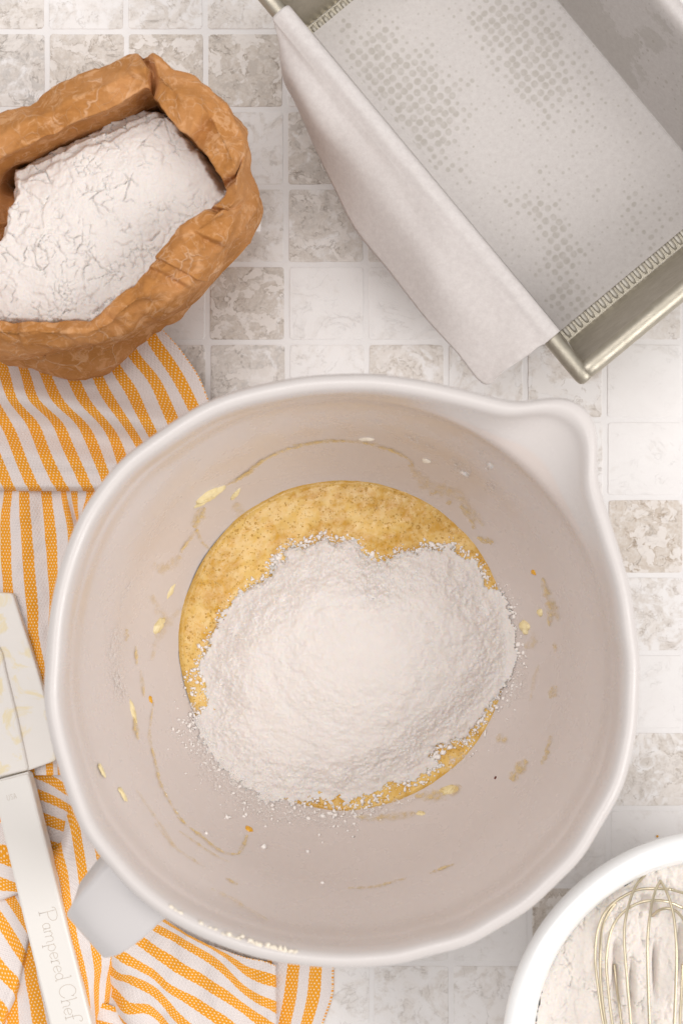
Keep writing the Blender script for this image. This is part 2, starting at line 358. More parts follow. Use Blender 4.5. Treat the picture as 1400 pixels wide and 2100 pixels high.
# left of the spatula
Fp = [Z(.8, (-120, 1560), (-40, 1590), (20, 1605), (80, 1620)), Z(.85, (-120, 1640), (-40, 1665), (0, 1668), (30, 1675), (80, 1690)),
      Z(.95, (-120, 1700), (-40, 1708), (0, 1711), (30, 1716), (80, 1725)),
      Z(1.1, (-120, 1740), (-40, 1750), (0, 1757), (30, 1768), (80, 1780)), Z(1.2, (-120, 1790), (-40, 1806), (0, 1810), (40, 1822), (80, 1830)),
      Z(1.1, (-120, 1830), (-40, 1848), (0, 1844), (40, 1832), (80, 1822)), Z(.4, (-120, 1832), (-40, 1850), (0, 1846), (40, 1834), (80, 1824))]
patch(Fp, [st(0), st(1), st(1)+.8, st(2), st(3), st(3)+.85, st(4)], 0, nu=8, nv=60, seed=15, wob=.05)
Gp = [Z(.7, (60, 1780, .3), (75, 1850), (85, 1900), (75, 1950, .3)), 
      Z(.75, (-10, 1800, .4), (19, 1840), (42, 1876), (61, 1909), (66, 1925, .35)),
      Z(.85, (-60, 1800), (0, 1885), (24, 1922), (47, 1960), (52, 1975, .35)),
      Z(.9, (-90, 1860), (-35, 1930), (0, 1985), (20, 2006), (34, 2020), (38, 2035, .35)),
      Z(.9, (-120, 1920), (-60, 1990), (-20, 2045), (0, 2068), (10, 2082), (14, 2092, .35)),
      Z(.9, (-160, 1960), (-100, 2030), (-60, 2085), (-30, 2120), (-10, 2150), (0, 2160, .35))]
patch(Gp, [st(1), st(2), st(3), st(4), st(5), st(6)], 0, nu=8, nv=60, seed=17, wob=.05)
Hp = [Z(.5, (120, 1830), (118, 1900), (125, 1990), (140, 2060), (160, 2150)),
      Z(.5, (52, 1860), (57, 1942), (60, 1975), (64, 2010), (72, 2046), (81, 2097), (92, 2160)),
      Z(.4, (10, 1870), (20, 1950), (22, 2000), (25, 2050), (27, 2097), (30, 2160)),
      Z(.4, (-40, 1880), (-30, 1950), (-28, 2000), (-25, 2050), (-20, 2097), (-20, 2160))]
patch(Hp, [st(0), st(1), st(2), st(3)], 0, nu=8, nv=60, seed=19, wob=.05)
# bottom centre
J = [Z(1.0, (270, 1830, 1.2), (325, 1873), (387, 1916), (450, 1944), (500, 1962), (540, 1970), (563, 1978), (566, 1979, .4)),
     Z(1.1, (270, 1845, 1.3), (330, 1885), (385, 1916), (431, 1940), (478, 1970), (511, 1995), (561, 2013), (566, 2015, .4)),
     Z(1.15, (265, 1870, 1.3), (304, 1895), (379, 1933), (449, 1978), (503, 2032), (561, 2065), (566, 2067, .4)),
     Z(1.2, (240, 1895, 1.35), (275, 1920), (346, 1970), (412, 2011), (470, 2045), (520, 2084), (561, 2112), (566, 2116, .4)),
     Z(1.25, (215, 1935, 1.1), (250, 1960, 1.4), (310, 1995, 1.2), (346, 2028), (404, 2061), (462, 2098), (510, 2140), (566, 2180, .4)),
     Z(1.25, (215, 1975, .8), (240, 2004, 1.1), (270, 2010, 1.4), (320, 2035, 1.2), (360, 2085), (400, 2120), (460, 2165), (500, 2200)),
     Z(1.1, (185, 1990, .25), (230, 2035, .5), (258, 2066, 1.1), (300, 2068, 1.3), (330, 2092), (360, 2130), (400, 2180), (440, 2220)),
     Z(1.1, (180, 2050, .25), (240, 2085, .4), (275, 2120, 1.0), (310, 2125, 1.2), (340, 2150), (360, 2180), (400, 2230), (430, 2260))]
patch(J, [st(0)-.96, st(0), st(1), st(2), st(3), st(4), st(5), st(6)], 0, nu=8, nv=110, seed=23, wob=.2)
Jp = [Z(.25, (170, 1960), (215, 1990), (280, 2030)), Z(.25, (165, 2010), (210, 2050), (270, 2080)), Z(.22, (160, 2050), (215, 2085), (270, 2110)), Z(.2, (160, 2110), (210, 2135), (270, 2160))]
patch(Jp, [st(0)+.71, st(1)+.0, st(1)+.71, st(2)+.5], 0, nu=8, nv=40, seed=27, wob=.04)
Jq = [Z(.55, (150, 2035), (190, 2050), (240, 2066), (290, 2085)), Z(.6, (150, 2078), (190, 2087), (240, 2100), (290, 2115)), Z(.6, (150, 2130), (190, 2140), (240, 2150), (290, 2165))]
patch(Jq, [st(0), st(1)-.4, st(2)-.4], 0, nu=8, nv=40, seed=28, wob=.04)
K = [Z(.25, (555, 1900), (545, 1991), (535, 2050), (520, 2150)), Z(.45, (612, 1900), (602, 1991), (596, 2044), (586, 2094), (572, 2160)),
     Z(.45, (654, 1900), (644, 1991), (639, 2044), (627, 2094), (608, 2160)), Z(.15, (688, 1900), (681, 1991), (679, 2040), (661, 2094), (635, 2160)), Z(.02, (690, 1900), (684, 1991), (682, 2040), (664, 2094), (638, 2160))]
patch(K, [st(2)-.1, st(1), st(0), st(0)-.93, st(0)-.97], 0, nu=8, nv=60, seed=31, wob=.03)
towel = mesh('towel', np.vstack(TV), np.vstack(TF), tw.m, None, True, uv=np.vstack(TU))
tag(towel, 'orange and white striped woven kitchen towel crumpled at the left edge', 'towel')
# ---------------------------------------------------------------- the paper bag of flour
kp = M('kraft_paper', .8, spec=.2); co = kp.coord()
wn = kp.vadd(co, kp.noise(co, .6, 3, out='Color'), 1.3)
e1 = kp.voro(wn, .5, 'DISTANCE_TO_EDGE'); e2 = kp.voro(wn, 1.2, 'DISTANCE_TO_EDGE'); 
cre = kp.math('MULTIPLY', kp.ramp(e1, 0, .022, 1, 0), kp.ramp(kp.noise(co, .8, 3), .42, .60)); cre2 = kp.math('MULTIPLY', kp.ramp(e2, 0, .03, 1, 0), kp.ramp(kp.noise(co, 1.3, 3), .42, .58))
fib = kp.noise(kp.coord(sc3=(100, 300, 200), rot=.6), 3.2, 8, .8)
base = kp.mix(fib, (.28, .105, .020), (.53, .245, .078)); big = kp.noise(co, .5, 3)
base = kp.mix(kp.ramp(kp.noise(wn, 1.3, 6, .7, .8), .50, .62, 0, .55), base, (.66, .38, .20)); base = kp.mix(kp.ramp(big, .4, .65, 0, .4), base, (.60, .30, .13))
base = kp.mix(kp.math('MULTIPLY', kp.math('ADD', cre, kp.math('MULTIPLY', cre2, .55), clamp=True), .42), base, (.82, .56, .38))
fac = kp.voro(wn, .9, 'F1')
kp.col(base).bump(kp.math('ADD', kp.math('ADD', kp.math('MULTIPLY', cre, .6), kp.math('MULTIPLY', cre2, .3)), kp.math('ADD', kp.math('MULTIPLY', kp.noise(co, 1.6, 2), .5), kp.math('MULTIPLY', fib, .18))), .10, .55)
fl = M('flour', .95, spec=.1); co = fl.coord()
fl.col(fl.mix(fl.noise(co, 2.5, 5), (.70, .65, .62), (.77, .725, .69))).bump(fl.noise(co, 14, 5, .7), .03, .7)
bag = empty('paper_bag', (-11, 11, 0), 'brown paper bag of flour with its top rolled into a wide crumpled cuff', 'paper bag')
T = [ # inner edge, crest, shoulder, (cuff bottom, z), base  -- pixels of the photograph
 ((-110, 380), (-125, 340), (-135, 300)), ((0, 320), (-4, 285), (-14, 247)), ((75, 291), (62, 250), (58, 211)), ((160, 251), (148, 208), (135, 171)),
 ((235, 221), (222, 172), (208, 133)), ((293, 186), (275, 150), (262, 116)), ((310, 193), (318, 150), (302, 115)), ((352, 250), (372, 195), (362, 138)),
 ((398, 286), (422, 225), (420, 166)), ((425, 318), (455, 280), (474, 226)), ((447, 350), (476, 325), (499, 280)),
 ((462, 388), (484, 372), (501, 330), (514, 362, 4.5), (505, 380)), ((452, 408), (480, 415), (503, 400), (540, 420, 3.6), (530, 428)),
 ((412, 436), (438, 448), (475, 462), (527, 473, 3.8), (512, 482)), ((355, 490), (378, 500), (432, 528), (502, 514, 4.2), (478, 520)),
 ((315, 535), (335, 548), (385, 580), (440, 578, 4.5), (440, 565)), ((283, 578), (308, 590), (340, 622), (392, 628, 4.6), (392, 620)),
 ((236, 611), (258, 630), (285, 655), (338, 655, 5.), (345, 665)), ((190, 657), (208, 672), (225, 692), (272, 686, 5.5), (285, 712)),
 ((140, 659), (142, 680), (146, 704), (190, 712, 5.5), (215, 764)), ((80, 656), (75, 682), (76, 708), (108, 729, 5.5), (140, 776)),
 ((15, 656), (5, 680), (5, 705), (35, 741, 5.5), (70, 756)), ((-60, 640), (-75, 665), (-85, 690), (-45, 735, 5.5), (0, 742)),
 ((-130, 590), (-150, 610), (-170, 630)), ((-150, 480), (-175, 480), (-200, 480))]
rows = []
cenW = P(190, 430, 8)
for t in T:
    I = P(*t[0], 8.6); Ic = P(*t[0], 8.9); C = P(*t[1], 9.3); S = P(*t[2], 8.3)
    ind = cenW-S; ind[2] = 0; ind /= np.linalg.norm(ind)
    if len(t) > 3:
        E_ = P(*t[3]); Bq = P(*t[4], 0.0)
    else:
        E_ = S-ind*.15; E_[2] = 5.5; Bq = S+ind*.9; Bq[2] = 0
    U_ = E_+ind*.7; U_[2] = E_[2]+.3
    Bm = (U_*.5+Bq*.5)-ind*.25
    if len(t) > 3: Bm = P(*t[4], 2.9)-ind*.05; Bq = Bm+ind*1.5; Bq[2] = 0
    ci = cenW-I; ci[2] = 0; ci /= np.linalg.norm(ci)
    W1 = I-ci*.25; W1[2] = 7.4; W2 = I-ci*.1; W2[2] = 3.0
    SE = (S*.45+E_*.55)-ind*.12
    if t is T[0] or t is T[-1] or t is T[-2]: W1 = P(-60, 400 if t is T[0] else 480, 7.2); W2 = P(24 if t is T[0] else 14, 400 if t is T[0] else 470, 5.2)
    rows.append([Bq, Bm, U_, E_, SE, S, C, Ic, I-ci*.08+np.array([0, 0, -.35]), W1, W2])
R = np.array(rows)                       # stations x rows x 3
NA = 1300
G = cr(R, np.linspace(0, len(R), NA, endpoint=False), closed=True)   # around
sub = 12
tq = np.linspace(0, 10, 10*sub+1); Gs = np.swapaxes(G, 0, 1); G2 = cr(Gs, tq); iq = np.clip(np.floor(tq).astype(int), 0, 9); fq_ = (tq-iq)[:, None, None]
G2 = .12*G2+.88*(Gs[iq]*(1-fq_)+Gs[iq+1]*fq_)           # rows x around
n_, m_ = G2.shape[:2]
X, Y, Zz = G2[..., 0], G2[..., 1], G2[..., 2]
dU = np.roll(G2, -1, 1)-np.roll(G2, 1, 1); dV = np.gradient(G2, axis=0); Nn = np.cross(dU, dV); Nn /= np.linalg.norm(Nn, axis=2)[..., None]+1e-9
def trin(x, y, s):
    k = (x+y)*.366; xs_ = x+k; ys_ = y+k; ix = np.floor(xs_); iy = np.floor(ys_); fx = xs_-ix; fy = ys_-iy
    a_ = h2(ix, iy, s); b_ = h2(ix+1, iy, s); c_ = h2(ix, iy+1, s); d_ = h2(ix+1, iy+1, s)
    return np.where(fx > fy, a_+(b_-a_)*fx+(d_-b_)*fy, a_+(c_-a_)*fy+(d_-c_)*fx)-.5
per = np.linspace(0, 58, m_, endpoint=False)[None].repeat(n_, 0); rr_ = np.linspace(0, 24, n_)[:, None].repeat(m_, 1)
xw = X*.55+.5*fbm(X*.6, Y*.6, 3, 40); yw = Y*.55+.5*fbm(X*.6, Y*.6, 3, 44)+Zz*.35
f1, e, idn = vor(xw, yw, 5)
f1b, eb, idb = vor(xw*2.3, yw*2.3, 8)
ax = X*.79+Y*.61; ay = -X*.61+Y*.79; wxx = .35*fbm(X*.9, Y*.9, 3, 61); crm = .48*trin(ax*.42+wxx, ay*.62+Zz*.5+wxx, 3)+.22*trin(X*.95+wxx, Y*.95+Zz*.7, 9)+.09*trin(ax*1.9+Zz, ay*2.3-wxx, 12)+.035*trin(X*4+wxx, Y*4+Zz*2, 14)+.05*fbm(X*2.5, Y*2.5+Zz, 3, 60)
rowf = np.arange(n_)/sub
amp = np.interp(rowf, [0, 1, 2, 3, 4, 5, 6, 7, 8, 9, 10], [.3, .7, .5, .35, 1, .9, 1.1, .7, .5, .6, .6])[:, None]
G3 = G2+Nn*(crm*amp)[..., None]
# folds: radial pleats pinched into the cuff
def pleat(st_, width, depth, r0, r1, skew=0):
    t = (np.arange(m_)/m_*len(R))[None]-st_-skew*(rowf[:, None]-5.5)
    prof = np.where(t < 0, np.exp(-(t/(width*.35))**2), np.exp(-(t/width)**2)); prof = prof*sst(r0-.8, r0, rowf)[:, None]*(1-sst(r1, r1+.8, rowf))[:, None]
    return -depth*prof
pl = pleat(5.75, .28, 1.0, 5.2, 8.5, .05)+pleat(8.3, .5, .55, 6.3, 8.8, -.15)+pleat(10.6, .3, .8, 5.9, 8.5)+pleat(13.6, .16, .35, 3.2, 5.6)+pleat(17.6, .4, .25, 5.2, 7.5)+pleat(15.2, .25, .25, 4.5, 8, .1)+pleat(2.3, .3, .25, 5, 8, .1)+pleat(20.6, .3, .25, 3, 7, .1)+pleat(12.3, .2, .4, 5.0, 8, .2)
G3[..., 2] += pl
# sharp overlap of the roll near station 14.6: one layer lies on the other
ov = (np.arange(m_)/m_*len(R))[None]-(14.75+.05*(rowf[:, None]-5)); stp = .16*sst(-.02, .02, -ov)*np.exp(-np.clip(-ov, 0, 9)/1.6)*sst(4.2, 4.6, rowf)[:, None]*(1-sst(8, 8.5, rowf))[:, None]
G3 += Nn*np.abs(stp)[..., None]*np.sign(Nn[..., 2:3]*0+1)*np.sign((Nn[5*sub, :, 2].mean()))
fr_ = lambda a, b: (G3[int(a*sub):int(b*sub)+1])
for nm, a, b in (('side', 0, 3), ('cuff', 3, 8), ('lining', 8, 10)):
    q = fr_(a, b); o = mesh(nm, q.reshape(-1, 3), gridf(q.shape[0], m_, True), kp.m, bag)
q = np.vstack([G3[-1], [G3[-1].mean(0)]]); mesh('inner_base', q, [(i, (i+1) % m_, m_) for i in range(m_)], kp.m, bag, False)
bot = G3[0]; mesh('base', np.vstack([bot, bot.mean(0)]), [((i+1) % m_, i, m_) for i in range(m_)], kp.m, bag, False)
# small torn white and red strip of the bag's seam
wl = M('white_print', .6, (.8, .76, .74)); rp = M('red_print', .6, (.45, .05, .03))
q = [P(525, 474, 2.2), P(534, 475, 2.0), P(535, 452, 2.6), P(529, 454, 2.9)]; q2 = [a+np.array([0, 0, -.05]) for a in q]
lab = mesh('seam_strip', q+q2, [(0, 1, 2, 3), (7, 6, 5, 4), (0, 4, 5, 1), (1, 5, 6, 2), (2, 6, 7, 3), (3, 7, 4, 0)], wl.m, bag, False)
q = [P(527, 455, 2.95), P(530, 462, 2.8), P(538, 440, 3.1), P(536, 436, 3.2)]; q2 = [a+np.array([0, 0, -.05]) for a in q]
mesh('seam_print', q+q2, [(0, 1, 2, 3), (7, 6, 5, 4), (0, 4, 5, 1), (1, 5, 6, 2), (2, 6, 7, 3), (3, 7, 4, 0)], rp.m, lab, False)
# flour in the bag
zf = 6.9
opn = np.array([P(*t[0], zf)[:2] for t in T]); 
lim = np.array([P(a, b, zf)[:2] for a, b in ((18, 335), (90, 300), (165, 262), (232, 224), (290, 205), (345, 232), (400, 300), (430, 345), (470, 400), (440, 440), (330, 550), (270, 600), (195, 664), (100, 664), (-20, 662), (-60, 640), (-40, 520), (5, 480), (12, 430), (28, 395))])
x = np.arange(-19.5, -3.5, .042); y = np.arange(6.5, 18.0, .042); X, Y = np.meshgrid(x, y, indexing='ij')
wx = X+.35*fbm(X*1.1, Y*1.1, 3, 70); wy = Y+.35*fbm(X*1.1, Y*1.1, 3, 74)
d = inpoly(X, Y, lim)+.16*fbm(X*2.4, Y*2.4, 4, 71)
# distance to the upper-left rim of the opening
ul = np.array([P(a, b, zf)[:2] for a, b in ((0, 322), (75, 291), (160, 252), (235, 221), (293, 196))])
dul = np.full(X.shape, 99.)
for a, b in zip(ul[:-1], ul[1:]):
    t = np.clip(((X-a[0])*(b[0]-a[0])+(Y-a[1])*(b[1]-a[1]))/((b-a)**2).sum(), 0, 1); dul = np.minimum(dul, np.hypot(X-a[0]-t*(b[0]-a[0]), Y-a[1]-t*(b[1]-a[1])))
Zf = 6.9+.25*fbm(X*.35, Y*.35, 3, 80)+.06*fbm(X*1.2, Y*1.2, 3, 81)
st_ = dul+.22*fbm(wx*1.3, wy*1.3, 3, 83)
terr = np.floor(st_/.42)*.42+.42*sst(.55, 1, (st_/.42) % 1.0)
Zf -= .95*np.exp(-(terr/.75)**2)
f1, e, idn = vor(wx*1.25, wy*1.25, 21); f1b, eb, idb = vor(wx*3.1, wy*3.1, 25); f1c, ec, idc = vor(wx*5.5, wy*5.5, 28)
m1 = sst(-.3, .1, fbm(X*.5, Y*.5, 3, 90)); m2 = sst(-.4, .05, fbm(X*.45+5, Y*.45, 3, 91))
Zf += .13*(idn-.5)*m1+.08*(idb-.5)*m2+.022*(idc-.5)
Zf -= .20*m1*(1-sst(.0, .085, e))*sst(-.2, .2, fbm(X*1.5, Y*1.5, 2, 95))+.15*m2*(1-sst(0, .13, eb))*sst(-.15, .25, fbm(X*2, Y*2, 2, 96))+.035*(1-sst(0, .14, ec))*sst(0, .3, fbm(X*1.1, Y*1.1, 2, 97))
Zf += .02*fbm(X*9, Y*9, 3, 99)
Zf -= 2.2*sst(.25, -.5, d)
keep = (d > -.35) | ((d > -1.3) & (X < -13.8) & (Y < 14)); nx, ny = X.shape
fq = gridf(nx, ny); kf = keep.ravel()[fq].all(1); 
bf = mesh('flour', np.stack([X, Y, Zf], -1).reshape(-1, 3), fq[kf], fl.m)
tag(bf, 'white flour with a cracked surface filling the brown paper bag', 'flour', kind='stuff')
for q_ in (fl,):
    q_.b.inputs['Subsurface Weight'].default_value = .3; q_.b.inputs['Subsurface Radius'].default_value = (1, .72, .5); q_.b.inputs['Subsurface Scale'].default_value = .0013
# ---------------------------------------------------------------- loaf pan
C0 = P(1163, 700, .3); C1 = P(629, 58, .3)
U = (C1-C0); LU = np.linalg.norm(U); U /= LU; Vd = np.array([U[1], -U[0], 0]); LV = 10.1
if Vd[0] < 0: Vd = -Vd
def Q(u, v, z): return C0+U*u+Vd*v+np.array([0, 0, z-.3])
mm = M('pan_metal', .36, (.42, .385, .315), metal=.85); co = mm.coord()
nz = mm.noise(co, 3, 4); mm.col(mm.mix(nz, (.36, .325, .26), (.52, .48, .40))); mm.inp(mm.b, 'Roughness', mm.ramp(mm.noise(co, 1.2, 3), .3, .7, .30, .46)); mm.bump(mm.noise(co, 45, 3, .7), .012, .6)
pan = empty('loaf_pan', Q(LU/2, LV/2, 0), 'grey metal loaf pan with a rolled rim and ribbed base at the top right', 'loaf pan')
au = 1.15; av = 1.35; zt = 6.3
def quadp(name, c4, nrm=None, th=.09, nu=14):
    c4 = np.array(c4); n = np.cross(c4[1]-c4[0], c4[3]-c4[0]); n /= np.linalg.norm(n)
    if n[2] < 0: n = -n
    s = np.linspace(0, 1, nu); A_ = c4[0]+(c4[1]-c4[0])*s[:, None]; B_ = c4[3]+(c4[2]-c4[3])*s[:, None]
    V = np.vstack([A_, B_, A_-n*th, B_-n*th]); k = nu; Fq = []
    for i in range(nu-1):
        Fq += [(i, i+1, k+i+1, k+i), (2*k+i+1, 2*k+i, 3*k+i, 3*k+i+1), (i+1, i, 2*k+i, 2*k+i+1), (k+i, k+i+1, 3*k+i+1, 3*k+i)]
    Fq += [(0, k, 3*k, 2*k), (nu-1, 2*k+nu-1, 3*k+nu-1, k+nu-1)]
    return mesh(name, V, Fq, mm.m, pan, False)
quadp('base', [Q(-.02, 0, .3), Q(LU, 0, .3), Q(LU, LV, .3), Q(0, LV, .3)])
b0 = .02
quadp('wall', [Q(-b0, 0, .3), Q(-b0, LV, .3), Q(-au, LV+av, zt), Q(-au, -av, zt)])
quadp('wall', [Q(LU+b0, 0, .3), Q(LU+b0, LV, .3), Q(LU+au, LV+av, zt), Q(LU+au, -av, zt)])
quadp('wall', [Q(0, -b0, .3), Q(LU, -b0, .3), Q(LU+au, -av, zt), Q(-au, -av, zt)])
quadp('wall', [Q(0, LV+b0, .3), Q(LU, LV+b0, .3), Q(LU+au, LV+av, zt), Q(-au, LV+av, zt)])
def rim(p0, p1, r=.36, tp=(.55, .85, .97, 1, 1, 1, .97, .85, .55)):
    p0 = np.array(p0); p1 = np.array(p1); L = np.linalg.norm(p1-p0); s = np.array([0, .1/L, .3/L, .6/L, .5, 1-.6/L, 1-.3/L, 1-.1/L, 1])
    v, f = tube(p0+(p1-p0)*s[:, None], r, 24, tp); return mesh('rim', v, f, mm.m, pan)
zr = zt+.05; ru = au+.30; rw_ = av+.28
rim(Q(-ru, -rw_+.02, zr), Q(-ru, LV+rw_, zr), .43)
rim(Q(-ru-.40, -rw_-.03, zr), Q(LU+ru+.3, -rw_-.03, zr), .40)
rim(Q(LU+ru, -rw_+.45, zr), Q(LU+ru, LV+rw_, zr)); rim(Q(-ru+.4, LV+rw_, zr), Q(LU+ru-.4, LV+rw_, zr))
# ribs pressed into the base, seen at both ends of the paper
rv = np.arange(.25, LV-.1, .37)
s = np.linspace(0, 1, 7); path = np.stack([np.zeros(7), np.zeros(7), np.zeros(7)], 1)
v, f = tube(np.array([0, 0, 0.])+U*np.linspace(-.02, .95, 7)[:, None], .12, 8, [.5, .95, 1, 1, 1, 1, .8], flat=.38)
rib0 = None
rm_ = M('rib_metal', .5, (.55, .52, .46), metal=.6)
for uo in (.10, LU-1.03):
    for k, vv_ in enumerate(rv):
        if rib0 is None:
            rib0 = mesh('rib', v, f, rm_.m); rib0.parent = pan; o = rib0
        else:
            o = rib0.copy(); sc.collection.objects.link(o); o.parent = pan
        o.location = tuple((Q(uo, vv_, .33)/100.)-parent_loc(pan))
# diamond dimples on the ends' walls
# parchment
pp = M('parchment', .5, spec=.3); co = pp.coord(); grease = pp.attr('grease'); smear = pp.attr('smear')
pcol = pp.mix(pp.ramp(pp.noise(co, 4, 8, .8), .3, .7), (.755, .71, .69), (.85, .81, .79))
dd = pp.voro(pp.tc.outputs['UV'], 1.0, 'F1', .36, dims='2D'); nn_ = pp.noise(co, 1.0, 3)
lev = pp.math('MINIMUM', pp.math('MULTIPLY', pp.math('ADD', pp.math('MULTIPLY', grease, .50), pp.math('MULTIPLY', pp.math('SUBTRACT', pp.noise(co, 1.0, 4, .6), .5), 1.3)), 1.0), .41)
dot = pp.ramp(pp.math('SUBTRACT', lev, dd), -.12, .10)
sm = pp.ramp(pp.math('ADD', smear, pp.math('MULTIPLY', pp.math('SUBTRACT', pp.noise(pp.coord(sc3=(100, 60, 100), rot=.7), 1.2, 7, .65), .5), .9)), .42, .48)
pcol = pp.mix(pp.math('MULTIPLY', pp.math('MAXIMUM', pp.math('MULTIPLY', dot, pp.ramp(pp.noise(co, 2.5, 3), .3, .65, .6, 1.2)), pp.math('MULTIPLY', sm, .6)), .40), pcol, (.44, .40, .33))
pp.col(pcol).bump(pp.math('ADD', pp.noise(co, 12, 4), pp.math('MULTIPLY', dd, pp.math('MULTIPLY', grease, .8))), .012, .6)
tr_ = pp.n.new('ShaderNodeBsdfTranslucent'); pp.l.new(pcol, tr_.inputs[0]); mx_ = pp.n.new('ShaderNodeMixShader'); mx_.inputs[0].default_value = .38
pp.l.new(pp.b.outputs[0], mx_.inputs[1]); pp.l.new(tr_.outputs[0], mx_.inputs[2]); pp.l.new(mx_.outputs[0], pp.n['Material Output'].inputs[0])
paper_u0, paper_u1 = .62, LU-.45
# cross-section of the paper lining: base, right wall, over the right rim; and left wall up to the left rim
prof = [(-1.28, 6.62), (-1.12, 6.0), (-.12, 1.0), (.05, .62), (.5, .52), (3, .50), (6, .50), (9, .50), (LV-.5, .52), (LV-.08, .62), (LV+.1, 1.0), (LV+.95, 5.2), (LV+1.2, 6.4), (LV+1.45, 6.85), (LV+1.8, 6.8), (LV+2.2, 6.3), (LV+2.6, 5.2), (LV+3.1, 4.0)]
prof = cr(np.array(prof), np.linspace(0, len(prof)-1, 260)); s = np.r_[0, np.cumsum(np.linalg.norm(np.diff(prof, axis=0), axis=1))]
pt = np.linspace(0, s[-1], 420); pv = np.interp(pt, s, prof[:, 0]); pz = np.interp(pt, s, prof[:, 1])
uu = np.linspace(paper_u0, paper_u1, 260)
G = np.array([[Q(u_+(-.25 if False else 0), v_, z_) for v_, z_ in zip(pv, pz)] for u_ in uu])
XX, YY = G[..., 0], G[..., 1]
ppx = 700+XX*F/(H-G[..., 2]); ppy = 1050-YY*F/(H-G[..., 2])
def gs(cx, cy, r, r2=None, ang=0):
    c_, s_ = math.cos(ang), math.sin(ang); dx = ppx-cx; dy = ppy-cy; a_ = dx*c_+dy*s_; b_ = -dx*s_+dy*c_
    return np.exp(-(a_/r)**2-(b_/(r2 or r))**2)
gr = 1.15*gs(830, 175, 110, 60, .9)+1.0*gs(880, 215, 60, 60)+.95*gs(760, 120, 50)+.85*gs(1110, 90, 130, 62, .9)+1.1*gs(1080, 160, 80, 40, .9)+.8*gs(1130, 450, 70, 30, 1.3)+.9*gs(1150, 540, 70, 38, 1.3)+.55*gs(1060, 420, 45, 22, .6)+.85*gs(1010, 40, 60, 40)+.4*gs(1330, 450, 60)+.45*gs(880, 300, 80, 40, .9)+.5*gs(1170, 640, 60, 40)+.05
isbase = (pv > .4) & (pv < LV-.3)
gr = np.where(isbase[None], gr, 0)
t1 = (ppx-1120)*.64+(ppy-0)*.77
isw = (pv > LV+.02) & (pv < LV+.98)
wl_ = (pv-LV)[None]
smr = np.where(isw[None], .75*gs(1215, 60, 190, 60, .88)+.55*gs(1340, 80, 60, 28, .88)+.35*gs(1250, 170, 120, 30, .88), 0)
smr = np.where(((pv > LV+.95) & (pv < LV+1.3))[None], .42, smr)
G[..., 2] += np.where(isbase[None], .03*fbm(XX*.8, YY*.8, 3, 120)+.004*np.cos(ppx*.0), 0)
uvp = np.stack([np.repeat(uu[:, None], len(pv), 1)/.42, np.repeat(pt[None], len(uu), 0)/.42+np.round(uu[:, None]*0)], -1)
th_paper = G
parch = empty('parchment_paper', Q(LU/2, LV/2, .5), 'white parchment sheet lining the loaf pan, greasy dots showing through it', 'parchment paper')
mesh('liner', G.reshape(-1, 3), gridf(*G.shape[:2]), pp.m, parch, uv=uvp.reshape(-1, 2), attrs={'grease': gr, 'smear': smr})
# flap folded over the left rim and hanging outside: stations along the rim, from the top to the bottom corner
def onrim(u_, v_, z_): return Q(u_, v_, z_)
FL = []
outer = [[(572, 84, 6.2), (574, 105, 5.4)], [(580, 130, 5.9), (582, 165, 4.2)], [(606, 180, 6.0), (606, 212, 4.0)],
         [(650, 255, 5.9), (645, 300, 3.8)], [(712, 325, 5.8), (686, 387, 3.8)], [(772, 405, 5.8), (728, 470, 4.0)],
         [(838, 495, 5.8), (800, 560, 4.3)], [(900, 590, 6.0), (870, 650, 4.9)], [(962, 655, 6.1), (935, 722, 5.4)],
         [(1025, 710, 6.2), (992, 788, 5.6)], [(1062, 728, 6.4), (1034, 760, 6.1)], [(1100, 713, 6.6), (1085, 726, 6.4)]]
ns = len(outer); su = np.linspace(paper_u1+.05, paper_u0-.02, ns)
pyy = [66, 105, 150, 228, 327, 415, 490, 552, 610, 672, 701, 712]
for k, ot in enumerate(outer):
    u_ = np.interp(k, [0, ns-1], [paper_u1, paper_u0]); cz = 6.72-.06*(k < 7)
    FL.append([Q(u_, -1.16, 6.1), Q(u_, -1.20, 6.5), Q(u_, -1.38, 6.76), Q(u_, -1.75, 6.84), Q(u_, -2.12, cz)]+[.8*Q(u_, -2.12, cz)+.2*P(*ot[0])]*(k < 6)+[.62*Q(u_, -2.12, cz)+.38*P(*ot[0])]*(k >= 6)+[P(*p_) for p_ in ot])
FL = np.array(FL)
G = cr(FL, np.linspace(0, ns-1, 160)); G = np.swapaxes(cr(np.swapaxes(G, 0, 1), np.linspace(0, FL.shape[1]-1, 110)), 0, 1)
G[..., 2] += .03*fbm(G[..., 0]*.6, G[..., 1]*.6, 3, 130)
z0 = np.zeros(G.shape[:2])
flap = mesh('flap', G.reshape(-1, 3), gridf(*G.shape[:2]), pp.m, parch, uv=np.zeros((z0.size, 2)), attrs={'grease': z0, 'smear': z0})
so = flap.modifiers.new('thick', 'SOLIDIFY'); so.thickness = .0003; so.offset = 0
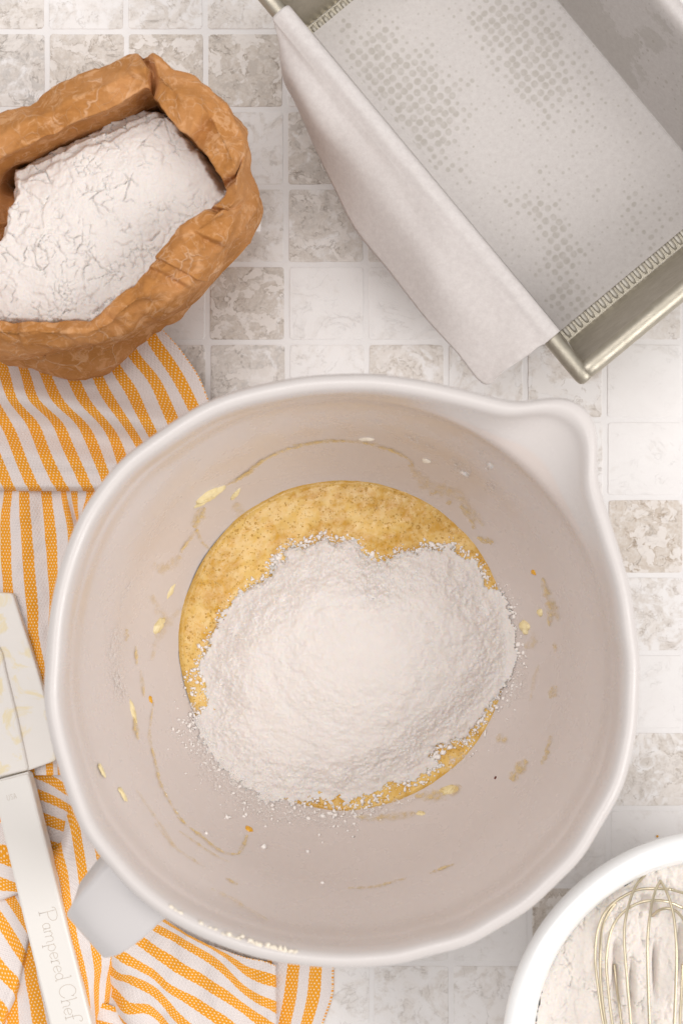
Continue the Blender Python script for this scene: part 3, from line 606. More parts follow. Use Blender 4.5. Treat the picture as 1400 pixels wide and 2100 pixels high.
# ---------------------------------------------------------------- mixing bowl
bm_ = M('bowl_glaze', .24, spec=.5); co = bm_.coord()
inn = bm_.attr('inner')
bcol = bm_.mix(inn, (.60, .56, .54), bm_.mix(bm_.noise(co, .25, 3), (.595, .52, .48), (.64, .57, .535)))
scr = bm_.noise(co, .5, 4, .6)
bm_.col(bcol); bm_.inp(bm_.b, 'Roughness', bm_.ramp(scr, .35, .7, .2, .38)); bm_.bump(bm_.noise(co, .5, 2), .02, .3)
sil = np.array([(92, 1376), (90, 1440), (95, 1340), (105, 1240), (130, 1140), (167, 1050), (245, 945), (325, 885), (430, 820), (560, 783), (700, 767), (760, 766), (830, 774), (905, 788), (960, 801), (1000, 811), (1040, 822), (1065, 826), (1100, 820), (1130, 813),
   (1158, 812), (1190, 826), (1212, 846), (1224, 872), (1227, 905), (1221, 945), (1224, 985), (1240, 1035), (1262, 1105), (1290, 1200), (1303, 1290), (1312, 1380), (1305, 1480), (1290, 1578), (1253, 1660), (1180, 1774), (1093, 1857), (974, 1932), (865, 1966), (746, 1985), (640, 1982), (553, 1970), (450, 1938), (387, 1910), (318, 1869), (259, 1819), (219, 1772), (165, 1701), (141, 1638), (118, 1567), (100, 1500)], float)
bc = np.array([703., 1376.]); zrim = 13.6; kk = (H-zrim)/F; BC = P(703, 1376, zrim)
ang = np.arctan2(-(sil[:, 1]-bc[1]), sil[:, 0]-bc[0]); rad = np.hypot(sil[:, 0]-bc[0], sil[:, 1]-bc[1])*kk
o_ = np.argsort(ang); ang = ang[o_]; rad = rad[o_]
NT = 512; th = np.linspace(-math.pi, math.pi, NT, endpoint=False)
ro = np.interp(th, np.r_[ang-2*math.pi, ang, ang+2*math.pi], np.tile(rad, 3))
ker = np.hanning(15); ker /= ker.sum(); ro = np.convolve(np.r_[ro[-7:], ro, ro[:7]], ker, 'valid')
ro += .022*np.sin(th*26)*sst(-1.7, -1.2, th)*(1-sst(-.2, .3, th))
RC = 609*kk; spout = np.clip(ro-RC-.02, 0, None)*sst(.15, .5, th)*(1-sst(1.45, 1.75, th)); rb = ro-spout
# outer, lip, inner profile: (radius of the plain circle, z, share of the rim's own outline, share of the spout, inner flag)
PR = [(5.3, 0, 0, 0, 0), (5.6, .25, 0, 0, 0), (7.2, 1.2, 0, 0, 0), (8.9, 3.2, 0, 0, 0), (9.9, 6, 0, 0, 0), (10.5, 9, 0, .1, 0), (10.9, 11.5, .3, .6, 0), (RC-.35, 12.7, 1, .9, 0), (RC-.06, 13.1, 1, 1, 0), (RC, 13.5, 1, 1, 0),
      (RC-.12, 13.85, 1, 1, 0), (RC-.38, 14.0, 1, .97, 0), (RC-.62, 13.86, 1, .93, 0), (RC-.75, 13.5, 1, .84, .7), (RC-.80, 13.12, .95, .58, .85), (RC-.84, 12.7, .9, .22, 1), (RC-.89, 12.3, .7, .03, 1), (RC-.96, 11.4, .4, 0, 1), (10.55, 10.6, .1, 0, 1), (10.38, 9.9, 0, 0, 1), (9.95, 8.3, 0, 0, 1), (9.5, 6.5, 0, 0, 1),
      (8.9, 4.8, 0, 0, 1), (8.2, 3.4, 0, 0, 1), (7.4, 2.4, 0, 0, 1), (6.0, 1.5, 0, 0, 1), (3.5, 1.05, 0, 0, 1), (.6, 1.0, 0, 0, 1)]
PRa = np.array(PR); PRs = cr(PRa, np.linspace(0, len(PR)-1, (len(PR)-1)*4+1))
iz = PRa[14:, 1][::-1]; ir = PRa[14:, 0][::-1]
def wall_r(z): return np.interp(z, iz, ir)
Gv = []
for r_, z_, k1, k2, fi in PRs:
    k1 = np.clip(k1, 0, 1); k2 = np.clip(k2, 0, 1)
    R_ = r_+(rb-RC)*k1+spout*k2
    zz = np.full(NT, z_)
    if z_ > 12.8: zz = zz-.25*spout/max(spout.max(), .1)*(k2 > .9)*0
    Gv.append(np.stack([BC[0]+R_*np.cos(th), BC[1]+R_*np.sin(th), zz], -1))
Gv = np.array(Gv); bowl = empty('mixing_bowl', (BC[0], BC[1], 0), 'large off-white ceramic mixing bowl with a pouring spout and strap handle holding batter and flour', 'mixing bowl')
fi = np.repeat(np.clip(PRs[:, 4], 0, 1)[:, None], NT, 1); fi = np.where((PRs[:, 1] > 12.72)[:, None] & True, fi*(1-.95*sst(.05, .5, spout))[None], fi)  # lit look of the spout floor painted in by keeping the rim colour
Vb = np.vstack([Gv.reshape(-1, 3), [[BC[0], BC[1], 1.0], [BC[0], BC[1], 0]]]); nb = len(Gv)
mesh('body', Vb, [tuple(q) for q in gridf(nb, NT, True)]+[((nb-1)*NT+i, (nb-1)*NT+(i+1) % NT, nb*NT) for i in range(NT)]+[((i+1) % NT, i, nb*NT+1) for i in range(NT)], bm_.m, bowl, attrs={'inner': np.r_[fi.ravel(), 1, 0]})
# handle: a strap that leaves the wall below the rim, bends and runs down
hp = []
for (a1, a2, z_, th_) in (((262, 1740), (385, 1860), 12.2, 0), ((215, 1775), (334, 1890), 12.3, 0), ((180, 1815), (296, 1925), 12.2, 0), ((150, 1850), (250, 1958), 11.9, 0), ((137, 1868), (226, 1967), 11.4, 0), ((134, 1874), (216, 1968), 10.6, 0), ((146, 1866), (224, 1958), 9.0, 0), ((165, 1850), (240, 1935), 7.0, 0), ((205, 1815), (275, 1890), 5.0, 0), ((270, 1760), (330, 1820), 3.6, 0), ((330, 1700), (380, 1760), 3.2, 0)):
    hp.append((P(*a1, z_), P(*a2, z_)))
hp = np.array(hp); t = np.linspace(0, len(hp)-1, 60); Hq = cr(hp, t); mid = Hq.mean(1); Tt = np.gradient(mid, axis=0); Tt /= np.linalg.norm(Tt, axis=1)[:, None]
secs = []
for i in range(60):
    A_, B_ = Hq[i]; w_ = B_-A_; n_h = np.cross(Tt[i], w_); n_h /= np.linalg.norm(n_h)
    if i == 0: ref = n_h if n_h[2] > 0 else -n_h
    if np.dot(n_h, ref) < 0: n_h = -n_h
    ref = n_h; th_ = .42; ring = []
    for s_, h_ in ((.06, 1), (.5, 1.04), (.94, 1), (.985, .8), (1, .4), (1, -.4), (.97, -.9), (.5, -1.4), (-.06, -1.7), (-.10, -1.2), (0, .4), (.015, .8)):
        ring.append(A_+w_*s_+n_h*th_*(h_-1))
    secs.append(ring)
secs = np.array(secs)
hg = M('handle_glaze', .3, (.58, .555, .55)); 
mesh('handle', secs.reshape(-1, 3), gridf(60, 12, True), hg.m, bowl)
# batter
bt = M('batter', .14, spec=.5); co = bt.coord()
v1 = bt.voro(co, 3.6, 'F1'); v2 = bt.voro(co, 8.5, 'F1'); vc = bt.voro(co, 3.6, 'F1', out='Color'); vc2 = bt.voro(co, 8.5, 'F1', out='Color')
big = bt.noise(co, .45, 4, .6, .6); med = bt.noise(co, 2.2, 6, .7)
s1 = bt.sep(vc)[0]; s2 = bt.sep(vc2)[0]
fo = bt.ramp(bt.noise(co, .35, 3), .38, .62)
b1 = bt.math('MULTIPLY', bt.ramp(v1, .13, .2, 1, 0), bt.math('GREATER_THAN', s1, .72)); b2 = bt.math('MULTIPLY', bt.ramp(v2, .16, .28, 1, 0), bt.math('MULTIPLY', bt.math('GREATER_THAN', s2, .35), bt.ramp(fo, 0, 1, .35, 1)))
bub = bt.math('MAXIMUM', b1, b2)
c = bt.mix(bt.ramp(big, .42, .58), (.57, .295, .030), (.73, .46, .115)); c = bt.mix(bt.ramp(med, .38, .66, 0, .75), c, (.74, .53, .21))
c = bt.mix(bt.ramp(bt.noise(co, .8, 5, .65, 1.4), .56, .66, 0, .8), c, (.62, .32, .02))
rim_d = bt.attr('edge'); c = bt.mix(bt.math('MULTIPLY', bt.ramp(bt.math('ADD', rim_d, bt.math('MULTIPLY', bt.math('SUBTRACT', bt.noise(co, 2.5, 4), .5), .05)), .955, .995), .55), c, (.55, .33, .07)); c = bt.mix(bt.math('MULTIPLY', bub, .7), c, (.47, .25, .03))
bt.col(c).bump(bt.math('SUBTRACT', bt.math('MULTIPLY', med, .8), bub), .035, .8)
bt.b.inputs['Subsurface Weight'].default_value = .0
zb = 2.75; NB = 220; rbm = wall_r(zb)+.12
rr = np.r_[np.linspace(.01, .95, 90)*rbm, np.linspace(.955, 1., 14)*rbm]; tt = np.linspace(0, 2*math.pi, 360, endpoint=False)
RR, TT = np.meshgrid(rr, tt, indexing='ij'); rw = 1+.004*np.sin(TT*3+1)+.003*np.sin(TT*7)+.012*fbm(3+2.2*np.cos(TT), 5+2.2*np.sin(TT), 4, 260)
X = BC[0]+.12+RR*rw*np.cos(TT); Y = BC[1]+RR*rw*np.sin(TT); Zb = zb+.05*fbm(X*.8, Y*.8, 4, 200)+.025*fbm(X*4, Y*4, 3, 203)-.03*sst(.985, 1, RR/rbm)+.015*np.exp(-((RR/rbm-.975)/.01)**2)
batter = mesh('batter', np.stack([X, Y, Zb], -1).reshape(-1, 3), gridf(len(rr), 360, True), bt.m, attrs={'edge': (RR/rbm)}); tag(batter, 'frothy golden yellow batter lying in the bottom of the mixing bowl', 'batter')
# large bubbles with real relief
gb = M('bubble_film', .1, (.54, .31, .06)); pts = []; rad_ = []
for k in range(420):
    a_ = rng.uniform(.35, 3.5); r_ = rbm*math.sqrt(rng.uniform(.35, .93)); 
    if rng.uniform() < .25: a_ = rng.uniform(0, 6.28); r_ = rbm*rng.uniform(.93, .97)
    pts.append([BC[0]+.1+r_*math.cos(a_), BC[1]+r_*math.sin(a_), zb+.0]); rad_.append(rng.choice([.03, .04, .05, .075], p=[.5, .3, .15, .05]))
v, f = lumps(np.array(pts), rad_, ICO2, .8, .0); o = mesh('bubbles', v, f, gb.m, batter); o['kind'] = 'stuff'
# flour mound on the batter
mp = [(580, 1128), (600, 1118), (625, 1126), (645, 1112), (665, 1103), (688, 1117), (712, 1106), (735, 1118), (752, 1138), (780, 1152), (802, 1140), (825, 1128), (850, 1132), (872, 1120), (900, 1126), (922, 1118), (945, 1140), (970, 1150), (985, 1162), (990, 1185), (1002, 1205), (1030, 1215), (1042, 1245), (1048, 1270), (1056, 1330), (1050, 1385), (1022, 1430), (1000, 1455), (975, 1490), (955, 1518), (930, 1520), (890, 1534), (884, 1552), (902, 1568), (850, 1600), (800, 1608), (770, 1628), (740, 1632), (715, 1655), (690, 1658), (650, 1640), (600, 1650), (545, 1640), (500, 1612), (455, 1575), (425, 1530), (405, 1495), (398, 1470), (425, 1450), (415, 1400), (405, 1370), (428, 1320), (450, 1270), (478, 1235), (500, 1212), (530, 1196), (552, 1180), (560, 1150), (580, 1148)]
mp = np.array([P(a_, b_, 2.9)[:2] for a_, b_ in mp])
fm = M('mound_flour', .95, spec=.1); co = fm.coord()
fm.col(fm.mix(fm.noise(co, 2, 5), (.715, .665, .63), (.775, .73, .695))).bump(fm.noise(co, 7, 5, .7), .03, .55)
x = np.arange(-7.6, 8.9, .036); y = np.arange(-14.4, -.6, .036); X, Y = np.meshgrid(x, y, indexing='ij')
d = inpoly(X, Y, mp); d = d+.18*fbm(X*2.6, Y*2.6, 5, 220, .62)+.22*fbm(X*7, Y*7, 4, 224, .75)
pk = P(745, 1345, 5.2); rd = np.hypot((X-pk[0])/1.12, (Y-pk[1])*1.05)
hgt = 1.5*(1-sst(0, 7.2, rd))+.75*sst(0, 2.4, d)
hgt = np.minimum(hgt, np.clip(d, 0, None)*.85+.02+.12*sst(0, .4, d))
c1, ce1, ci1 = vor(X*2.6+.3*fbm(X*3, Y*3, 3, 250), Y*2.6+.3*fbm(X*3, Y*3, 3, 252), 61); tex = .04*(ci1-.5)*sst(0, .3, ce1)+.085*fbm(X*1.3, Y*1.3, 4, 230, .55)+.055*fbm(X*4.5, Y*4.5, 5, 236, .68)+.10*fbm(X*.9+3, Y*1.1, 3, 238)
rid = np.abs(fbm(X*1.1+.3*fbm(X, Y, 2, 240), Y*1.9, 4, 241)); tex -= .035*(1-sst(0, .08, rid))*sst(1.0, 2.6, rd)
arc = fbm(np.arctan2(Y-pk[1], X-pk[0])*1.5, rd*2.3, 4, 245); tex += .05*arc*sst(.8, 2.2, rd)
hgt = hgt+tex*sst(0, .5, d)*(.35+.65*sst(.8, 2.6, rd))
R_ = np.hypot(X-BC[0], Y-BC[1]); wz = np.interp(R_, ir, iz); 
basez = np.maximum(zb, wz)
Zm = np.where(d > 0, basez+.02+hgt, basez-.25+np.clip(d, -1, 0))
nx, ny = X.shape; fq = gridf(nx, ny); kf = (d > -.12).ravel()[fq].all(1)
mound = mesh('flour_mound', np.stack([X, Y, Zm], -1).reshape(-1, 3), fq[kf], fm.m); tag(mound, 'heap of white flour resting on the batter in the mixing bowl', 'flour')
# loose crumbs round the heap: on the batter, and dusted up the wall
pts = []; rad_ = []
def surf(xx, yy):
    r_ = math.hypot(xx-BC[0], yy-BC[1]); return max(zb, float(np.interp(r_, ir, iz)))
npoly = len(mp)
for k in range(3600):
    i = rng.integers(npoly); a_ = mp[i]+(mp[(i+1) % npoly]-mp[i])*rng.uniform(); c_ = a_-np.array([BC[0], BC[1]]); ag = math.atan2(c_[1], c_[0])
    low = (ag < -1.3) and (ag > -2.95); n_ = c_/np.linalg.norm(c_)
    dist = abs(rng.normal(0, .42 if low else .16))*(1 if rng.uniform() < .8 else 1.9); p_ = a_+n_*dist+rng.normal(0, .12, 2)
    if ag > -.2 and rng.uniform() < (.93 if dist > .25 else .45): continue
    pts.append([p_[0], p_[1], surf(*p_)+.02]); rad_.append(float(np.clip(abs(rng.normal(0, .042)), .014, .12)))
v, f = lumps(np.array(pts), rad_, ICO, .5, .38); cm = M('crumb_flour', 1.0, (.86, .81, .77), spec=0); crumbs = mesh('flour_crumbs', v, f, cm.m); tag(crumbs, 'fine flour crumbs scattered round the heap in the mixing bowl', 'flour crumbs', kind='stuff')
# ---- things stuck to the wall of the bowl
def onwall(px, py, off=0.0):
    lo, hi = 1.2, 13.2
    for _ in range(40):
        z_ = (lo+hi)/2; p_ = P(px, py, z_); r_ = math.hypot(p_[0]-BC[0], p_[1]-BC[1])
        if r_ > wall_r(z_): lo = z_
        else: hi = z_
    p_ = P(px, py, z_); rv_ = np.array([p_[0]-BC[0], p_[1]-BC[1]]); rv_ /= np.linalg.norm(rv_)+1e-9
    dz = .2; sl = (wall_r(z_+dz)-wall_r(z_-dz))/(2*dz); n = np.array([-rv_[0], -rv_[1], sl]); n /= np.linalg.norm(n)
    if z_ < zb: p_ = P(px, py, zb); n = np.array([0, 0, 1.])
    return p_+n*off, n
sm_ = M('batter_film', .3, (.66, .44, .12)); co = sm_.coord(); sm_.col(sm_.mix(sm_.noise(co, 2, 4), (.78, .64, .36), (.70, .46, .12)))
al = sm_.math('MULTIPLY', sm_.attr('cover'), sm_.ramp(sm_.noise(co, 3.0, 6, .7), .36, .66, .05, 1.0)); sm_.inp(sm_.b, 'Alpha', al)
du = M('flour_film', .9, (.80, .75, .71)); co = du.coord(); al = du.math('MULTIPLY', du.attr('cover'), du.ramp(du.noise(co, 5.5, 6, .75), .47, .62, 0, 1)); du.inp(du.b, 'Alpha', al)
def ribbon(paths, mat, name):
    VV_ = []; FF = []; CV = []; off = 0
    for pth, wd, op in paths:
        pth = np.array(pth, float); n = max(8, int(np.linalg.norm(np.diff(pth, axis=0), axis=1).sum()/6)); q = cr(pth, np.linspace(0, len(pth)-1, n))
        tg = np.gradient(q, axis=0); tg /= np.linalg.norm(tg, axis=1)[:, None]+1e-9; nr = np.stack([-tg[:, 1], tg[:, 0]], 1)
        for i in range(n):
            w_ = wd*(.55+.9*rng.uniform()*1.0)*math.sin(math.pi*(i+.6)/(n+.2))**.5
            for j in range(5):
                s_ = (j-2)/2; a_ = q[i]+nr[i]*w_*s_; p_, _n = onwall(a_[0], a_[1], .025+.02*(1-s_*s_)); VV_.append(p_); CV.append(op*(1-abs(s_)**2))
        FF.append(gridf(n, 5, off=off)); off += n*5
    return mesh(name, np.array(VV_), np.vstack(FF), mat.m, None, attrs={'cover': np.array(CV)})
z1 = lambda a_, b_: (60+a_/2, 740+b_/2); z2 = lambda a_, b_: (600+a_/1.892, 740+b_/1.892); z4 = lambda a_, b_: (700+a_/2.1875, 1500+b_/2.1875); z7 = lambda a_, b_: (180+a_/2.414, 1680+b_/2.414)
z40 = lambda a_, b_: (a_/2.333, 1200+b_/2.333)
ribs_ = [([z1(1400, 340), z1(1250, 325), z1(1080, 355), z1(980, 395), z1(880, 465), z1(790, 520)], 4, .8), ([z1(960, 400), z1(900, 455), z1(830, 500)], 6, .9),
 ([z1(720, 600), z1(690, 650), z1(670, 680)], 11, .75), ([z1(690, 690), z1(650, 740), z1(620, 785)], 5, .9), ([z1(690, 690), z1(705, 740), z1(750, 780)], 5, .5), ([z1(845, 580), z1(860, 620), z1(890, 630)], 13, .35), ([z1(500, 840), z1(560, 850), z1(620, 800)], 14, .35),
 ([z1(500, 960), z1(530, 1020), z1(560, 1060)], 12, .3), ([z1(640, 1010), z1(580, 1060), z1(530, 1130), z1(500, 1230)], 10, .3), ([z1(400, 1100), z1(395, 1150)], 5, .8), ([z1(436, 1170), z1(440, 1250)], 4, 1.), ([z1(455, 1270), z1(465, 1340), z1(470, 1380)], 4, .6),
 ([z2(0, 325), z2(130, 312), z2(270, 315), z2(380, 345), z2(450, 380), z2(470, 410)], 4, .75), ([z2(450, 400), z2(520, 480), z2(640, 520), z2(740, 640)], 15, .4), ([z2(560, 505), z2(530, 515)], 7, .9), ([z2(600, 540), z2(612, 555)], 6, .9), ([z2(650, 560), z2(690, 610), z2(705, 650)], 8, .6),
 ([z2(715, 685), z2(750, 695), z2(780, 705)], 7, 1.), ([z2(970, 840), z2(985, 900), z2(1000, 960), z2(995, 1030)], 9, .7), ([z2(1010, 920), z2(1030, 1010)], 7, .6), ([z2(1015, 1090), z2(1020, 1130)], 5, .8), ([z2(930, 1050), z2(940, 1090), z2(900, 1110)], 10, .35), ([z2(955, 1180), z2(940, 1230), z2(920, 1320)], 5, .3), ([z2(1020, 1260), z2(1000, 1310)], 11, .6),
 ([z4(940, 20), z4(920, 100), z4(895, 150)], 6, .8), ([z4(830, 130), z4(790, 180), z4(760, 220)], 13, .75), ([z4(330, 290), z4(420, 290), z4(540, 250)], 13, .8), ([z4(740, 45), z4(700, 20)], 10, .6), ([z4(395, 640), z4(440, 620), z4(505, 598)], 4, 1.), ([z4(30, 705), z4(130, 700), z4(200, 685), z4(290, 660)], 4, .8), ([z4(60, 380), z4(170, 390), z4(370, 365)], 9, .5),
 ([z7(790, 80), z7(770, 130), z7(745, 175)], 6, .9), ([z7(745, 175), z7(680, 170), z7(620, 135), z7(560, 85), z7(500, 40), z7(440, -10)], 4, .9), ([z7(700, 215), z7(620, 175), z7(540, 120), z7(450, 60)], 3, .6), ([z7(680, 295), z7(740, 325)], 4, .9), ([z7(580, 240), z7(500, 190), z7(420, 130), z7(330, 20)], 4, .45), ([z7(890, 500), z7(780, 440), z7(720, 400), z7(610, 345)], 5, .5),
 ([z40(735, 560), z40(720, 650), z40(715, 740), z40(740, 840), z40(770, 960), z40(830, 1070), z40(900, 1160)], 4, .8), ([z40(650, 980), z40(720, 1080), z40(830, 1240)], 4, .35), ([z40(640, 620), z40(650, 700), z40(660, 740)], 6, .9)]
film = ribbon(ribs_, sm_, 'batter_smears'); tag(film, 'thin yellow batter smears and drips on the inner wall of the mixing bowl', 'batter smears', kind='stuff')
dus = [([z1(370, 1080), z1(345, 1180), z1(350, 1280), z1(380, 1380)], 22, .75), ([z1(430, 880), z1(390, 960), z1(370, 1040)], 7, .5), ([z2(430, 285), z2(490, 310), z2(560, 345)], 7, .9), ([z2(620, 375), z2(650, 420), z2(690, 440)], 15, .9), ([z2(745, 420), z2(780, 395)], 10, 1.), ([z2(720, 345), z2(740, 350)], 10, .7), ([z2(740, 480), z2(790, 490)], 14, .6), ([z2(290, 232), z2(345, 238)], 6, .9), ([z2(200, 240), z2(30, 245)], 5, .35),
       ([z40(555, 420), z40(570, 500), z40(590, 570)], 18, .7), ([z4(0, 370), z4(100, 375), z4(200, 345), z4(330, 300)], 16, .9), ([z4(470, 170), z4(560, 100)], 16, .8), ([z4(0, 420), z4(60, 440)], 10, .6), ([(395, 1440), (430, 1560), (500, 1630), (560, 1660), (700, 1690)], 40, .85), ([(1062, 1340), (1065, 1400), (1040, 1450)], 16, .7)]
dust = ribbon(dus, du, 'flour_dust'); tag(dust, 'pale flour dust clinging to the inner wall of the mixing bowl', 'flour dust', kind='stuff')
bu = M('butter', .4, (.80, .66, .36)); co = bu.coord(); bu.col(bu.mix(bu.noise(co, 3, 4), (.86, .76, .50), (.70, .55, .24))).bump(bu.noise(co, 5, 4), .05, .8)
yo = M('yolk', .15, (.72, .36, .02)); pw = M('pale_crumb', .8, (.80, .72, .60)); dk = M('dark_speck', .5, (.10, .012, .004))
def blob(name, px, py, a_, b_, rot_, mat, label, cat, hh=.16, seed=0, group=None):
    c_, n = onwall(px, py); N1 = 14; N2 = 40; V = []; r = np.random.default_rng(seed)
    up = np.array([0, 0, 1.]); tx = np.cross([0, 1, 0], n); tx /= np.linalg.norm(tx); ty = np.cross(n, tx)
    for i in range(N1+1):
        s_ = i/N1
        for j in range(N2):
            t_ = 2*math.pi*j/N2; k_ = 1+.28*float(fbm(np.array(math.cos(t_)*1.6+seed), np.array(math.sin(t_)*1.6), 3, seed))*1.6
            lx = a_*s_*k_*math.cos(t_); ly = b_*s_*k_*math.sin(t_); X_ = lx*math.cos(rot_)-ly*math.sin(rot_); Y_ = lx*math.sin(rot_)+ly*math.cos(rot_)
            z_ = hh*math.sqrt(max(0, 1-s_**2.6))*(1+.5*float(fbm(np.array(X_*4+seed), np.array(Y_*4), 3, seed+1)))-.03
            V.append(c_+tx*X_+ty*Y_+n*z_)
    o = mesh(name, np.array(V), gridf(N1+1, N2, True), mat.m); tag(o, label, cat, group); return o
K_ = 1/45.
blob('butter_lump', *z1(735, 555), 36*K_, 18*K_, .8, bu, 'largest oval butter lump on the upper left wall of the mixing bowl', 'butter lump', .2, 1)
blob('butter_lump', *z1(535, 1085), 24*K_, 13*K_, .7, bu, 'pointed butter lump on the left wall of the bowl beside the batter', 'butter lump', .14, 2)
blob('butter_lump', *z1(583, 945), 16*K_, 8*K_, 1.1, bu, 'small flat butter fleck above the pointed lump on the left wall', 'butter lump', .08, 3)
blob('butter_lump', *z1(845, 550), 8*K_, 16*K_, 0, bu, 'narrow butter fleck just right of the largest butter lump', 'butter lump', .09, 4)
blob('butter_lump', *z2(900, 1033), 17*K_, 14*K_, .2, bu, 'rounded butter lump touching the right edge of the flour heap', 'butter lump', .2, 5)
blob('butter_lump', *z2(958, 978), 10*K_, 8*K_, 0, bu, 'small yellow butter lump above the rounded one on the right wall', 'butter lump', .12, 6)
blob('butter_lump', *z40(637, 605), 8*K_, 26*K_, .05, bu, 'long upright butter streak on the lower left wall of the bowl', 'butter lump', .12, 7)
blob('butter_lump', *z40(490, 885), 8*K_, 13*K_, .2, bu, 'pale butter fleck low on the left wall nearest the bowl rim', 'butter lump', .08, 8)
blob('butter_lump', *z40(590, 1000), 7*K_, 15*K_, .1, bu, 'pale butter fleck below and right of the fleck nearest the rim', 'butter lump', .08, 9)
blob('butter_lump', *z4(480, 260), 26*K_, 12*K_, .4, bu, 'knobbly butter smear just below the batter at the lower right', 'butter lump', .09, 10)
blob('butter_lump', *z4(355, 365), 11*K_, 6*K_, 0, bu, 'small butter fleck below the knobbly butter smear', 'butter lump', .07, 11)
blob('oat_crumb', *z2(285, 303), 15*K_, 8*K_, 0, pw, 'cream crumb on the upper wall of the bowl above the batter', 'crumb', .12, 12)
blob('oat_crumb', *z2(518, 388), 10*K_, 7*K_, -.5, pw, 'pale brown crumb on the upper right wall of the bowl', 'crumb', .1, 13)
blob('flour_clump', *z2(665, 437), 10*K_, 9*K_, -.5, fm, 'white flour clump on the upper right wall below the spout', 'flour clump', .1, 14)
blob('flour_clump', *z2(768, 408), 12*K_, 8*K_, .7, fm, 'white flour clump nearest the spout on the inner wall', 'flour clump', .08, 15)
blob('yolk_drop', 511, 1700, 8*K_, 9*K_, 0, yo, 'orange yolk drop on the lower wall of the bowl', 'drop', .1, 16)
blob('yolk_drop', *z2(932, 821), 9*K_, 6*K_, 0, yo, 'orange yolk drop on the right wall of the bowl', 'drop', .1, 17)
blob('yolk_drop', *z40(722, 548), 7*K_, 9*K_, .6, yo, 'orange yolk drop hooked on the left wall of the bowl', 'drop', .1, 18)
blob('dark_speck', *z4(688, 207), 4.5*K_, 4*K_, 0, dk, 'tiny dark red speck on the lower right wall of the bowl', 'speck', .05, 19)
# dough crust on the rim at the lower left
pts = []; rad_ = []
for k in range(170):
    t_ = rng.uniform(0, 1)**1.2; a_ = np.interp(t_, [0, .5, 1], [350, 450, 610]); b_ = np.interp(a_, [340, 387, 450, 553, 620], [1877, 1904, 1930, 1960, 1972])+rng.normal(0, 4)-15
    pts.append(P(a_, b_, 13.9)-np.array([0, 0, .0])); rad_.append(abs(rng.normal(0, .045))+.018)
v, f = lumps(np.array(pts), rad_, ICO2, .35, .3); cr_ = mesh('rim_crust', v, f, pw.m); tag(cr_, 'crust of dried dough bits on the bowl rim right of the handle', 'dough crust', kind='stuff')
# ---------------------------------------------------------------- spatula
sp_ = M('spatula_plastic', .35, (.76, .73, .69)); sb = M('spatula_blade', .38); co = sb.coord(); sb.col(sb.mix(sb.ramp(sb.noise(co, .75, 5, .6, .9), .50, .62, 0, .8), (.77, .73, .685), (.78, .66, .40)))
sb.bump(sb.noise(co, 1.5, 4), .03, .5)
spa = empty('spatula', P(40, 1585, 1.5), 'off-white plastic spatula with a batter-streaked blade and engraved handle on the towel', 'spatula')
def slab(name, pts, z0_, z1_, mat, parent, bev=.06, zs=None):
    p_ = np.array([P(a_, b_, z1_) for a_, b_ in pts]); 
    # round the corners
    q = []
    n = len(p_)
    for i in range(n):
        A_, B_, C_ = p_[i-1], p_[i], p_[(i+1) % n]; r_ = min(.18, .35*np.linalg.norm(A_-B_), .35*np.linalg.norm(C_-B_))
        a0 = B_+(A_-B_)/np.linalg.norm(A_-B_)*r_; c0_ = B_+(C_-B_)/np.linalg.norm(C_-B_)*r_
        for t_ in (0, .33, .67, 1): q.append((1-t_)**2*a0+2*t_*(1-t_)*B_+t_*t_*c0_)
    q = np.array(q); n = len(q); cen = q.mean(0); 
    # inset by moving along the inward normal
    e_ = np.roll(q, -1, 0)-np.roll(q, 1, 0); nr = np.stack([-e_[:, 1], e_[:, 0], 0*e_[:, 0]], 1); nr /= np.linalg.norm(nr, axis=1)[:, None]+1e-9
    if np.sum((cen-q)*nr) < 0: nr = -nr
    L_ = [(0, z0_), (0, z1_-bev), (bev*.3, z1_-bev*.3), (bev, z1_)]; V = []
    for ins, z_ in L_:
        k_ = q+nr*ins; k_[:, 2] = z_; V.append(k_)
    V = np.vstack(V); Fq = []
    for r_ in range(3):
        for i in range(n): Fq.append((r_*n+i, r_*n+(i+1) % n, (r_+1)*n+(i+1) % n, (r_+1)*n+i))
    Fq += [tuple(range(3*n, 4*n)), tuple(range(n-1, -1, -1))]
    o = mesh(name, V, Fq, mat.m, parent, False)
    return o
slab('blade', [(-60, 1225), (-20, 1214), (27, 1217), (41, 1262), (76, 1370), (97, 1445), (116, 1560), (58, 1581), (-75, 1616)], .9, 1.35, sb, spa, .08)
slab('spine', [(-58, 1300), (-20, 1290), (6, 1340), (12, 1372), (36, 1470), (59, 1580), (-75, 1612)], 1.3, 1.52, sb, spa, .1)
slab('handle', [(-18, 1606), (58, 1586), (66, 1614), (99, 1745), (137, 1900), (168, 2020), (205, 2165), (122, 2180), (84, 2030), (47, 1880), (14, 1740)], .9, 1.75, sp_, spa, .12)
slab('collar', [(-72, 1618), (58, 1583), (60, 1589), (-70, 1625)], 1.2, 1.6, sp_, spa, .04)
en = M('engraving', .5, (.60, .535, .46))
